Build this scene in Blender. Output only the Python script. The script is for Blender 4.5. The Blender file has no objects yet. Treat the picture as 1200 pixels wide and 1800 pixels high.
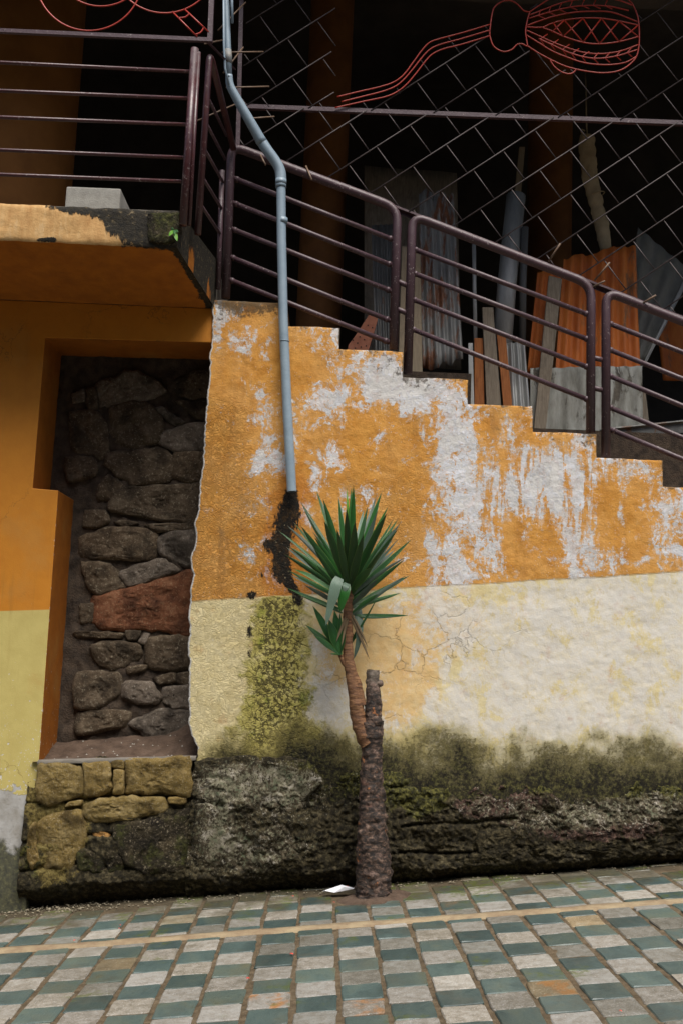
import bpy, bmesh, math, random
import numpy as np
from mathutils import Vector, Matrix

random.seed(7)
RNG = np.random.default_rng(11)
scene = bpy.context.scene
col = scene.collection

# ------------------------------------------------------------------ camera
F, CX, CY = 1850.0, 600.0, 900.0
PITCH, YAW, ROLL, CAM_H, CAM_D = .13884, .00337, .03985, 1.4, 6.7
GRADE = .108
def cam_rows():
    cp, sp = math.cos(PITCH), math.sin(PITCH); cy, sy = math.cos(YAW), math.sin(YAW); cr, sr = math.cos(ROLL), math.sin(ROLL)
    B = np.array([[1, 0, 0], [0, 0, -1], [0, 1, 0]], float)
    Yw = np.array([[cy, -sy, 0], [sy, cy, 0], [0, 0, 1]])
    P = np.array([[1, 0, 0], [0, cp, sp], [0, -sp, cp]])
    Rl = np.array([[cr, -sr, 0], [sr, cr, 0], [0, 0, 1]])
    return Rl @ P @ B @ Yw
CM = cam_rows()
CAM = np.array([0, -CAM_D, CAM_H])
def at(px, py, Y):
    """point of the photograph's pixel on the vertical plane at depth Y"""
    d = CM.T @ np.array([(px - CX) / F, (py - CY) / F, 1.0])
    t = (Y + CAM_D) / d[1]
    return CAM + d * t
def proj(X, Y, Z):
    p = np.stack([X, Y + CAM_D, Z - CAM_H], -1) @ CM.T
    return CX + F * p[..., 0] / p[..., 2], CY + F * p[..., 1] / p[..., 2]
cd = bpy.data.cameras.new('camera'); cam = bpy.data.objects.new('camera', cd); col.objects.link(cam)
cd.sensor_fit = 'VERTICAL'; cd.sensor_height = 36; cd.lens = F / 1800 * 36; cd.clip_end = 500; cd.clip_start = .05
cam.matrix_world = Matrix(((CM[0][0], -CM[1][0], -CM[2][0], CAM[0]), (CM[0][1], -CM[1][1], -CM[2][1], CAM[1]),
                           (CM[0][2], -CM[1][2], -CM[2][2], CAM[2]), (0, 0, 0, 1)))
scene.camera = cam

# ------------------------------------------------------------------ light
w = bpy.data.worlds.new('World'); scene.world = w; w.use_nodes = True
nt = w.node_tree; nt.nodes.clear()
sky = nt.nodes.new('ShaderNodeTexSky'); sky.sky_type = 'NISHITA'; sky.sun_disc = False
SUN_EL, SUN_AZ = math.radians(61), math.radians(162)      # azimuth from +Y towards +X: high over the street, behind the camera to the right
sky.sun_elevation = SUN_EL; sky.sun_rotation = SUN_AZ
sky.air_density = 1.0; sky.dust_density = 3.0; sky.ozone_density = 1.0
bg = nt.nodes.new('ShaderNodeBackground'); bg.inputs['Strength'].default_value = .05
wo = nt.nodes.new('ShaderNodeOutputWorld')
nt.links.new(sky.outputs[0], bg.inputs[0]); nt.links.new(bg.outputs[0], wo.inputs[0])
ld = bpy.data.lights.new('sun', 'SUN'); ld.energy = 1.5; ld.angle = math.radians(36); ld.color = (1, .96, .90)
sun = bpy.data.objects.new('sun', ld); col.objects.link(sun)
sd = Vector((math.sin(SUN_AZ) * math.cos(SUN_EL), math.cos(SUN_AZ) * math.cos(SUN_EL), math.sin(SUN_EL)))
sun.rotation_euler = sd.to_track_quat('Z', 'Y').to_euler(); sun.location = (3, -8, 9)
vs = scene.view_settings
vs.view_transform = 'Standard'; vs.look = 'None'; vs.gamma = 1; vs.exposure = 1.55; vs.use_curve_mapping = False
scene.cycles.max_bounces = 6

# ------------------------------------------------------------------ numpy noise
def _hash(i, j, k, s):
    h = (i * 374761393 + j * 668265263 + k * 2147483647 + s * 1274126177) & 0xFFFFFFFF
    h = ((h ^ (h >> 13)) * 1274126177) & 0xFFFFFFFF
    h = ((h ^ (h >> 16)) * 2246822519) & 0xFFFFFFFF
    return ((h ^ (h >> 15)) & 0xFFFFFF) / float(0xFFFFFF)
def vnoise(x, y, z, s=0):
    x, y, z = np.broadcast_arrays(np.asarray(x, float), np.asarray(y, float), np.asarray(z, float))
    i, j, k = np.floor(x).astype(np.int64), np.floor(y).astype(np.int64), np.floor(z).astype(np.int64)
    u, v, t = x - i, y - j, z - k
    u, v, t = u * u * (3 - 2 * u), v * v * (3 - 2 * v), t * t * (3 - 2 * t)
    r = 0
    for a in (0, 1):
        for b in (0, 1):
            for c in (0, 1):
                r = r + _hash(i + a, j + b, k + c, s) * (u if a else 1 - u) * (v if b else 1 - v) * (t if c else 1 - t)
    return r
def fbm(x, y, z, o=4, s=0, g=.5):
    r, a, f, n = 0, 1, 1, 0
    for q in range(o):
        r = r + a * vnoise(x * f + 17.3 * q, y * f, z * f, s + q); n += a; a *= g; f *= 2.03
    return r / n                                            # 0..1, mean .5
def sstep(a, b, x):
    t = np.clip((x - a) / (b - a), 0, 1); return t * t * (3 - 2 * t)
def blobs(u, v, L):
    r = np.zeros_like(u)
    for cx, cy, rx, ry, a in L:
        r = r + a * np.exp(-(((u - cx) / rx) ** 2 + ((v - cy) / ry) ** 2))
    return r
def polydist(u, v, pts):
    """distance to a polyline and the parameter along it"""
    best = np.full(u.shape, 1e9); par = np.zeros(u.shape); n = len(pts) - 1
    for q in range(n):
        (x0, y0), (x1, y1) = pts[q], pts[q + 1]
        dx, dy = x1 - x0, y1 - y0
        t = np.clip(((u - x0) * dx + (v - y0) * dy) / (dx * dx + dy * dy), 0, 1)
        d = np.hypot(u - x0 - t * dx, v - y0 - t * dy)
        m = d < best
        best = np.where(m, d, best); par = np.where(m, (q + t) / n, par)
    return best, par

# ------------------------------------------------------------------ mesh helpers
class MB:
    def __init__(self): self.v = []; self.f = []; self.sm = []
    def add(self, vs, fs, smooth=False):
        o = len(self.v); self.v.extend([tuple(map(float, p)) for p in vs])
        for f in fs: self.f.append(tuple(o + i for i in f)); self.sm.append(smooth)
    def prism(self, pts, vec):
        pts = [np.array(p, float) for p in pts]; vec = np.array(vec, float); n = len(pts)
        self.add(pts + [p + vec for p in pts],
                 [tuple(range(n)), tuple(range(2 * n - 1, n - 1, -1))] + [(i + n, (i + 1) % n + n, (i + 1) % n, i) for i in range(n)])
    def box(self, a, b):
        (x0, y0, z0), (x1, y1, z1) = a, b
        self.prism([(x0, y0, z0), (x1, y0, z0), (x1, y0, z1), (x0, y0, z1)], (0, y1 - y0, 0))
    def tube(self, path, r, n=8, cap=True, squash=None):
        P = [np.array(p, float) for p in path]; m = len(P)
        R = r if hasattr(r, '__len__') else [r] * m
        T = []
        for i in range(m):
            t = P[min(i + 1, m - 1)] - P[max(i - 1, 0)]; T.append(t / (np.linalg.norm(t) + 1e-12))
        up = np.array([0, 1, 0]) if abs(T[0][1]) < .8 else np.array([1, 0, 0])
        nrm = np.cross(T[0], up); nrm /= np.linalg.norm(nrm)
        vs, fs = [], []
        for i in range(m):
            nrm = nrm - T[i] * nrm.dot(T[i]); nrm /= np.linalg.norm(nrm); bi = np.cross(T[i], nrm)
            for k in range(n):
                a = 2 * math.pi * k / n
                vs.append(P[i] + R[i] * (math.cos(a) * nrm + math.sin(a) * bi))
        for i in range(m - 1):
            for k in range(n):
                fs.append((i * n + k, i * n + (k + 1) % n, (i + 1) * n + (k + 1) % n, (i + 1) * n + k))
        if cap: fs += [tuple(range(n - 1, -1, -1)), tuple((m - 1) * n + k for k in range(n))]
        self.add(vs, fs, True)
    def mesh(self, name, mat, origin=(0, 0, 0)):
        me = bpy.data.meshes.new(name); o = np.array(origin, float)
        me.from_pydata([tuple(np.array(p) - o) for p in self.v], [], self.f)
        me.polygons.foreach_set('use_smooth', self.sm)
        for m in (mat if isinstance(mat, (list, tuple)) else [mat]): me.materials.append(m)
        me.update(); return me
    def build(self, name, mat, parent=None, origin=None, bevel=0):
        if origin is None: origin = parent.matrix_basis.translation if parent else (0, 0, 0)
        ob = bpy.data.objects.new(name, self.mesh(name, mat, origin)); col.objects.link(ob)
        wl = root_loc(parent) if parent else np.zeros(3)
        ob.location = Vector(np.array(origin, float) - wl)
        if parent: ob.parent = parent
        if bevel:
            bm = bmesh.new(); bm.from_mesh(ob.data)
            bmesh.ops.recalc_face_normals(bm, faces=bm.faces)
            es = [e for e in bm.edges if len(e.link_faces) == 2 and e.calc_face_angle(0) > .5]
            bmesh.ops.bevel(bm, geom=es, offset=bevel, segments=2, profile=.6, affect='EDGES', clamp_overlap=True)
            bm.to_mesh(ob.data); bm.free()
        return ob
def root_loc(o):
    r = np.zeros(3)
    while o: r = r + np.array(o.location); o = o.parent
    return r
def tag(o, label=None, cat=None, group=None, kind=None):
    for k, v in (('label', label), ('category', cat), ('group', group), ('kind', kind)):
        if v: o[k] = v
    return o
def thing(name, label, cat, loc=(0, 0, 0), group=None):
    o = bpy.data.objects.new(name, None); col.objects.link(o); o.location = Vector(loc); o.empty_display_size = .1
    return tag(o, label, cat, group)
def grid_mesh(name, P, mats, attrs=None, parent=None, smooth=True, origin=(0, 0, 0), drop=None):
    """P: (rows, cols, 3)"""
    r, c = P.shape[:2]
    idx = np.arange(r * c).reshape(r, c)
    q = np.stack([idx[:-1, :-1], idx[:-1, 1:], idx[1:, 1:], idx[1:, :-1]], -1).reshape(-1, 4)
    if drop is not None: q = q[~drop.reshape(-1)]
    return raw_mesh(name, P.reshape(-1, 3), q, mats, {k: a.reshape(-1) for k, a in (attrs or {}).items()}, parent, smooth, origin)
def raw_mesh(name, V, Q, mats, attrs, parent, smooth, origin=(0, 0, 0)):
    me = bpy.data.meshes.new(name)
    V = V - np.array(origin, float)
    me.vertices.add(len(V)); me.vertices.foreach_set('co', V.astype(np.float32).ravel())
    me.loops.add(Q.size); me.loops.foreach_set('vertex_index', Q.astype(np.int32).ravel())
    me.polygons.add(len(Q)); me.polygons.foreach_set('loop_start', np.arange(0, Q.size, 4, dtype=np.int32))
    me.polygons.foreach_set('use_smooth', np.full(len(Q), smooth))
    for k, a in attrs.items():
        at_ = me.attributes.new(k, 'FLOAT', 'POINT'); at_.data.foreach_set('value', a.astype(np.float32))
    for m in (mats if isinstance(mats, (list, tuple)) else [mats]): me.materials.append(m)
    me.update(); me.validate()
    ob = bpy.data.objects.new(name, me); col.objects.link(ob); 
    if parent: ob.parent = parent
    ob.location = Vector(np.array(origin, float) - (root_loc(parent) if parent else 0))
    return ob
def smooth_path(pts, n=6, closed=False):
    P = [np.array(p, float) for p in pts]; out = []; m = len(P)
    for i in range(m if closed else m - 1):
        p0, p1, p2, p3 = (P[(i - 1) % m], P[i], P[(i + 1) % m], P[(i + 2) % m]) if closed else (P[max(i - 1, 0)], P[i], P[i + 1], P[min(i + 2, m - 1)])
        for k in range(n):
            t = k / n
            out.append(.5 * (2 * p1 + (p2 - p0) * t + (2 * p0 - 5 * p1 + 4 * p2 - p3) * t * t + (3 * p1 - p0 - 3 * p2 + p3) * t ** 3))
    if not closed: out.append(P[-1])
    return out
def bent(pts, rad, n=5):
    """polyline with rounded corners"""
    P = [np.array(p, float) for p in pts]; out = [P[0]]
    for i in range(1, len(P) - 1):
        a, b, c = P[i - 1], P[i], P[i + 1]
        u = (a - b) / np.linalg.norm(a - b); v = (c - b) / np.linalg.norm(c - b)
        for k in range(n + 1):
            t = k / n
            out.append((1 - t) ** 2 * (b + u * rad) + 2 * t * (1 - t) * b + t * t * (b + v * rad))
    return out + [P[-1]]

# ------------------------------------------------------------------ materials
class N:
    def __init__(s, name):
        s.m = bpy.data.materials.new(name); s.m.use_nodes = True; s.t = s.m.node_tree; s.t.nodes.clear()
        s.out = s.t.nodes.new('ShaderNodeOutputMaterial'); s.b = s.t.nodes.new('ShaderNodeBsdfPrincipled')
        s.t.links.new(s.b.outputs[0], s.out.inputs[0]); s.geo = s.t.nodes.new('ShaderNodeNewGeometry'); s.tc = s.t.nodes.new('ShaderNodeTexCoord')
        s.pos = s.geo.outputs['Position']; s.obj = s.tc.outputs['Object']; s.nor = s.geo.outputs['Normal']
    def put(s, sock, val):
        if isinstance(val, bpy.types.NodeSocket): s.t.links.new(val, sock)
        elif isinstance(val, (tuple, list)): sock.default_value = (*val, 1) if len(val) == 3 and len(sock.default_value) == 4 else val
        else: sock.default_value = val
    def set(s, **k):
        for a, v in k.items():
            s.put(s.b.inputs[{'col': 'Base Color', 'rough': 'Roughness', 'metal': 'Metallic', 'nor': 'Normal', 'spec': 'Specular IOR Level', 'coat': 'Coat Weight'}[a]], v)
        return s.m
    def noise(s, vec, scale, detail=4, rough=.55, dist=0, col=False):
        n = s.t.nodes.new('ShaderNodeTexNoise'); s.put(n.inputs['Vector'], vec); n.inputs['Scale'].default_value = scale
        n.inputs['Detail'].default_value = detail; n.inputs['Roughness'].default_value = rough; n.inputs['Distortion'].default_value = dist
        return n.outputs[1 if col else 0]
    def voro(s, vec, scale, feat='F1', rnd=1, out=0):
        n = s.t.nodes.new('ShaderNodeTexVoronoi'); n.feature = feat; s.put(n.inputs['Vector'], vec); n.inputs['Scale'].default_value = scale
        n.inputs['Randomness'].default_value = rnd; return n.outputs[out]
    def math(s, op, a, b=0, c=None, clamp=False):
        n = s.t.nodes.new('ShaderNodeMath'); n.operation = op; n.use_clamp = clamp
        s.put(n.inputs[0], a); s.put(n.inputs[1], b)
        if c is not None: s.put(n.inputs[2], c)
        return n.outputs[0]
    def add(s, a, b): return s.math('ADD', a, b)
    def mul(s, a, b, clamp=False): return s.math('MULTIPLY', a, b, clamp=clamp)
    def step(s, x, a, b):                                       # smooth step from 0 at a to 1 at b
        n = s.t.nodes.new('ShaderNodeMapRange'); n.interpolation_type = 'SMOOTHSTEP'
        s.put(n.inputs[0], x)
        if a < b: n.inputs[1].default_value = a; n.inputs[2].default_value = b
        else: n.inputs[1].default_value = b; n.inputs[2].default_value = a; n.inputs[3].default_value = 1; n.inputs[4].default_value = 0
        return n.outputs[0]
    def mix(s, f, a, b, mode='MIX'):
        n = s.t.nodes.new('ShaderNodeMix'); n.data_type = 'RGBA'; n.blend_type = mode
        s.put(n.inputs[0], f); s.put(n.inputs[6], a); s.put(n.inputs[7], b); return n.outputs[2]
    def ramp(s, f, stops):
        n = s.t.nodes.new('ShaderNodeValToRGB'); e = n.color_ramp.elements
        while len(e) < len(stops): e.new(.5)
        for q, (p, c) in zip(e, stops): q.position = p; q.color = (*c, 1)
        s.put(n.inputs[0], f); return n.outputs[0]
    def attr(s, name):
        n = s.t.nodes.new('ShaderNodeAttribute'); n.attribute_name = name; return n.outputs['Fac']
    def scalev(s, vec, sc):
        n = s.t.nodes.new('ShaderNodeMapping'); s.put(n.inputs[0], vec); n.inputs['Scale'].default_value = sc; return n.outputs[0]
    def rand(s):
        return s.t.nodes.new('ShaderNodeObjectInfo').outputs['Random']
    def xyz(s, vec):
        n = s.t.nodes.new('ShaderNodeSeparateXYZ'); s.put(n.inputs[0], vec); return n.outputs
    def bump(s, h, dist=.01, strength=1, prev=None):
        n = s.t.nodes.new('ShaderNodeBump'); s.put(n.inputs['Height'], h); n.inputs['Distance'].default_value = dist
        n.inputs['Strength'].default_value = strength
        if prev is not None: s.put(n.inputs['Normal'], prev)
        return n.outputs[0]

def mat_simple(name, c1, c2, scale=8, rough=.7, bump=.002, metal=0, detail=6, spec=.5, bscale=None, stretch=(1, 1, 1)):
    n = N(name); v = n.scalev(n.obj, stretch)
    a = n.noise(v, scale, detail, .6)
    c = n.mix(n.step(a, .3, .7), c1, c2)
    return n.set(col=c, rough=rough, metal=metal, spec=spec, nor=n.bump(n.noise(v, bscale or scale * 6, 5, .6), bump))

ORANGE, CREAM, PLASTER = (.56, .215, .020), (.58, .50, .24), (.60, .60, .61)

def mat_stairwall():
    n = N('peeling_painted_plaster'); p = n.pos
    peel, streak, grime, tan = n.attr('peel'), n.attr('streak'), n.attr('grime'), n.attr('tan')
    stain, wet, ymoss, moss, cream = n.attr('stain'), n.attr('wet'), n.attr('ymoss'), n.attr('moss'), n.attr('cream')
    wrink = n.attr('wrinkle'); edge = n.attr('edge')
    # paint that has come off: big flakes, lacy crumbs at their rims, streaks where rain runs
    na = n.noise(n.scalev(p, (1, 1, .75)), 6.8, 13, .75, .4)
    ns = n.noise(n.scalev(p, (1, 1, .16)), 17, 9, .64, .3)
    nn = n.math('MULTIPLY_ADD', n.math('SUBTRACT', ns, na), n.mul(streak, .85), na)
    nn = n.math('MULTIPLY_ADD', n.math('SUBTRACT', nn, .5), 1.35, .5)
    lace = n.noise(p, 42, 8, .72, .4)
    h = n.add(n.add(nn, peel), n.mul(n.math('SUBTRACT', lace, .5), .40))
    bare = n.step(h, .500, .516)
    half = n.step(n.add(h, n.mul(n.math('SUBTRACT', n.noise(p, 13, 8, .7), .5), .25)), .440, .475)
    soft = n.step(n.add(nn, n.add(peel, n.mul(n.math('SUBTRACT', n.noise(n.scalev(p, (1, 1, .3)), 24, 9, .74), .5), .5))), .30, .70)
    # paint colours
    big = n.noise(p, 2.6, 9, .68)
    med = n.noise(p, 14, 8, .68)
    run = n.noise(n.scalev(p, (1, 1, .10)), 12, 8, .66)
    oc = n.mix(n.step(med, .3, .72), (.58, .285, .060), (.46, .195, .028))
    oc = n.mix(n.mul(n.step(big, .40, .66), .6), oc, (.62, .34, .11))
    oc = n.mix(n.mul(n.step(run, .50, .72), .45), oc, (.33, .145, .030))
    cc = n.mix(n.step(med, .3, .7), (.66, .57, .33), (.59, .49, .25))
    tn = n.step(n.add(n.mul(tan, .9), n.math('SUBTRACT', n.noise(p, 6, 10, .68, .3), .5)), .30, .68)
    cc = n.mix(tn, cc, n.mix(n.step(med, .35, .65), (.63, .47, .24), (.63, .42, .18)))
    paint = n.mix(cream, oc, cc)
    # white and grey undercoat with age
    pl = n.ramp(n.noise(p, 3.3, 10, .68), [(.25, (.42, .415, .40)), (.45, (.57, .575, .59)), (.62, (.66, .67, .70))])
    pl = n.mix(n.mul(n.step(n.noise(p, 9, 10, .72, .4), .50, .72), .5), pl, (.38, .34, .29))
    wash = n.step(n.noise(p, 11, 9, .72, .5), .44, .62)
    pl = n.mix(n.mul(wash, n.mix(cream, (.22, .22, .22), (.50, .50, .50))), pl, paint)
    thin = n.mix(n.mix(cream, (.34, .34, .34), (.55, .55, .55)), paint, (.60, .56, .50))
    pl = n.mix(n.mul(cream, .55), pl, (.68, .61, .47))
    c = n.mix(half, paint, thin)
    c = n.mix(n.mul(n.mul(soft, cream), .45), c, (.61, .59, .53))
    c = n.mix(n.mul(bare, n.mix(cream, (1, 1, 1), (.72, .72, .72))), c, pl)
    rim = n.mul(n.step(h, .484, .500), n.math('SUBTRACT', 1, bare))
    c = n.mix(n.mul(rim, n.mix(cream, (.35, .35, .35), (.0, .0, .0))), c, (.30, .15, .04))
    gb = n.mul(n.step(n.noise(n.scalev(p, (1, 1, .5)), 7, 10, .74, .5), .52, .66), n.step(n.noise(p, 1.9, 5, .6), .42, .60))
    c = n.mix(n.mul(gb, n.mix(cream, (.40, .40, .40), (.14, .14, .14))), c, (.22, .15, .08))
    # fine pits and specks
    pit = n.mul(n.step(n.voro(p, 120), .16, .08), n.step(n.noise(p, 7, 4, .6), .45, .62))
    c = n.mix(n.mul(pit, .55), c, (.16, .09, .03))
    wsp = n.mul(n.step(n.voro(n.scalev(p, (1, 1, .8)), 70), .17, .1), n.step(n.noise(p, 4.1, 5, .6), .5, .64))
    c = n.mix(n.mul(wsp, .8), c, (.60, .58, .55))
    fl = n.math('MULTIPLY_ADD', n.math('SUBTRACT', n.noise(p, 30, 9, .74, .5), .5), 1.0, .5)
    flk = n.step(n.add(fl, n.mul(n.math('SUBTRACT', n.add(nn, peel), .5), .55)), .545, .575)
    c = n.mix(n.mul(flk, n.math('SUBTRACT', .85, n.mul(cream, .45))), c, (.60, .585, .55))
    # hairline cracks
    wv = n.add(p, 0) if False else p
    nv = n.t.nodes.new('ShaderNodeVectorMath'); nv.operation = 'MULTIPLY_ADD'
    n.put(nv.inputs[0], n.noise(p, 5, 6, .6, 0, True)); nv.inputs[1].default_value = (.22, .22, .22); n.put(nv.inputs[2], p)
    warped = nv.outputs[0]
    ck = n.voro(warped, 4.2, 'DISTANCE_TO_EDGE')
    crack = n.mul(n.step(ck, .014, .004), n.mul(n.step(n.noise(p, 1.7, 3, .5), .50, .60), n.step(tan, .15, .5)))
    c = n.mix(n.mul(crack, .22), c, (.20, .15, .09))
    # soot-grey mildew
    gm = n.step(n.add(n.noise(p, 18, 10, .72, .3), n.mul(n.math('SUBTRACT', grime, .5), .42)), .50, .62)
    gs = n.step(n.add(n.noise(n.scalev(p, (1, 1, .22)), 9, 8, .65), n.mul(n.math('SUBTRACT', grime, .5), .5)), .46, .72)
    c = n.mix(n.mul(gs, n.mul(grime, .5, True)), c, (.17, .12, .07))
    c = n.mix(n.mul(gm, .80), c, (.055, .040, .022))
    # rusty wet run round the pipe's mouth
    wn = n.step(n.add(n.noise(p, 10, 8, .65), n.mul(wet, .5)), .55, .85)
    c = n.mix(n.mul(wn, .62), c, (.42, .135, .010))
    # yellow-green film on the cream with black pores and cracked skin
    yn = n.step(n.add(n.math('MULTIPLY_ADD', n.math('SUBTRACT', n.noise(p, 8, 10, .72, .3), .5), 1.5, .5), n.mul(n.math('SUBTRACT', ymoss, .5), .75)), .40, .62)
    yc = n.ramp(n.noise(p, 15, 8, .65), [(.3, (.24, .21, .035)), (.5, (.40, .345, .085)), (.7, (.52, .46, .17))])
    yc = n.mix(n.mul(n.step(n.noise(p, 6.5, 8, .7), .54, .64), .8), yc, (.20, .225, .015))
    c = n.mix(n.mul(yn, .92), c, yc)
    ck2 = n.voro(warped, 13, 'DISTANCE_TO_EDGE')
    pores = n.step(n.add(n.noise(p, 40, 8, .74, .3), n.mul(ymoss, .14)), .60, .66)
    skin = n.math('MAXIMUM', n.mul(n.step(ck2, .045, .012), n.step(n.noise(p, 8, 5, .6), .46, .56)), pores)
    c = n.mix(n.mul(n.mul(skin, n.step(ymoss, .35, .8)), .85), c, (.035, .028, .010))
    # moss climbing from the ground
    mlow = n.noise(n.scalev(p, (1, 1, .6)), 7, 10, .72, .4)
    mhi = n.noise(p, 58, 9, .78, .5)
    mfilm = n.step(n.add(n.math('MULTIPLY_ADD', n.math('SUBTRACT', mlow, .5), 1.1, .5), n.mul(n.math('SUBTRACT', moss, .24), 1.3)), .40, .85)
    c = n.mix(n.mul(mfilm, .72), c, n.ramp(mhi, [(.36, (.14, .115, .030)), (.5, (.28, .235, .07)), (.66, (.40, .34, .14))]))
    mcov = n.add(n.add(n.mul(n.math('SUBTRACT', mlow, .5), 1.0), n.mul(n.math('SUBTRACT', mhi, .5), 1.15)), moss)
    m1 = n.step(mcov, .44, .70)                                  # olive-brown stipple
    c = n.mix(n.mul(m1, .84), c, n.ramp(n.noise(p, 30, 9, .76), [(.36, (.030, .022, .009)), (.50, (.075, .063, .018)), (.64, (.14, .115, .040))]))
    mn = n.step(mcov, .66, .98)                                  # nearly black where it stays wet
    mc = n.ramp(n.noise(p, 44, 8, .76), [(.38, (.006, .005, .004)), (.50, (.020, .017, .008)), (.58, (.062, .058, .018)), (.68, (.15, .13, .05)), (.78, (.30, .26, .16))])
    c = n.mix(mn, c, mc)
    # black tarry drip
    snn = n.math('MULTIPLY_ADD', n.math('SUBTRACT', n.add(n.mul(n.noise(n.scalev(p, (1, 1, .35)), 16, 9, .72, .5), .6), n.mul(n.noise(p, 36, 9, .76, .6), .4)), .5), 2.6, .5)
    sn = n.step(n.add(snn, n.mul(n.math('SUBTRACT', stain, .5), .85)), .50, .66)
    lich = n.mul(n.step(n.noise(p, 40, 8, .74), .60, .66), .9)
    c = n.mix(sn, c, n.mix(lich, n.mix(n.step(n.noise(p, 17, 9, .74), .48, .66), (.010, .008, .005), (.060, .032, .010)), (.30, .25, .15)))
    # broken plaster arris
    c = n.mix(n.step(n.add(n.noise(p, 40, 5, .7), n.mul(edge, .8)), .72, .80), c, (.60, .58, .54))
    # relief
    curd = n.noise(p, 26, 5, .55, 2.2)
    curd = n.math('ABSOLUTE', n.math('SUBTRACT', curd, .5))
    hgt = n.mul(bare, n.mix(cream, (-.30, -.30, -.30), (-.03, -.03, -.03)))
    hgt = n.add(hgt, n.mul(n.mul(n.step(curd, .12, .0), wrink), n.mix(cream, (.75, .75, .75), (.45, .45, .45))))
    hgt = n.add(hgt, n.mul(n.noise(p, 90, 6, .65), n.mix(cream, (.40, .40, .40), (.24, .24, .24))))
    hgt = n.add(hgt, n.mul(n.noise(p, 21, 6, .6), n.mix(cream, (.50, .50, .50), (.09, .09, .09))))
    hgt = hgt = n.add(hgt, n.mul(n.mul(m1, n.noise(p, 50, 6, .74)), .8))
    hgt = n.add(hgt, n.mul(n.mul(yn, n.step(ck2, .0, .10)), .6))
    hgt = n.add(hgt, n.mul(n.mul(sn, n.noise(p, 45, 5, .7)), .08))
    hgt = n.add(hgt, n.mul(crack, -.5)); hgt = n.add(hgt, n.mul(n.mul(flk, -.12), n.math('SUBTRACT', 1, cream)))
    return n.set(col=c, rough=.86, spec=.25, nor=n.bump(hgt, .010, .9))

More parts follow.
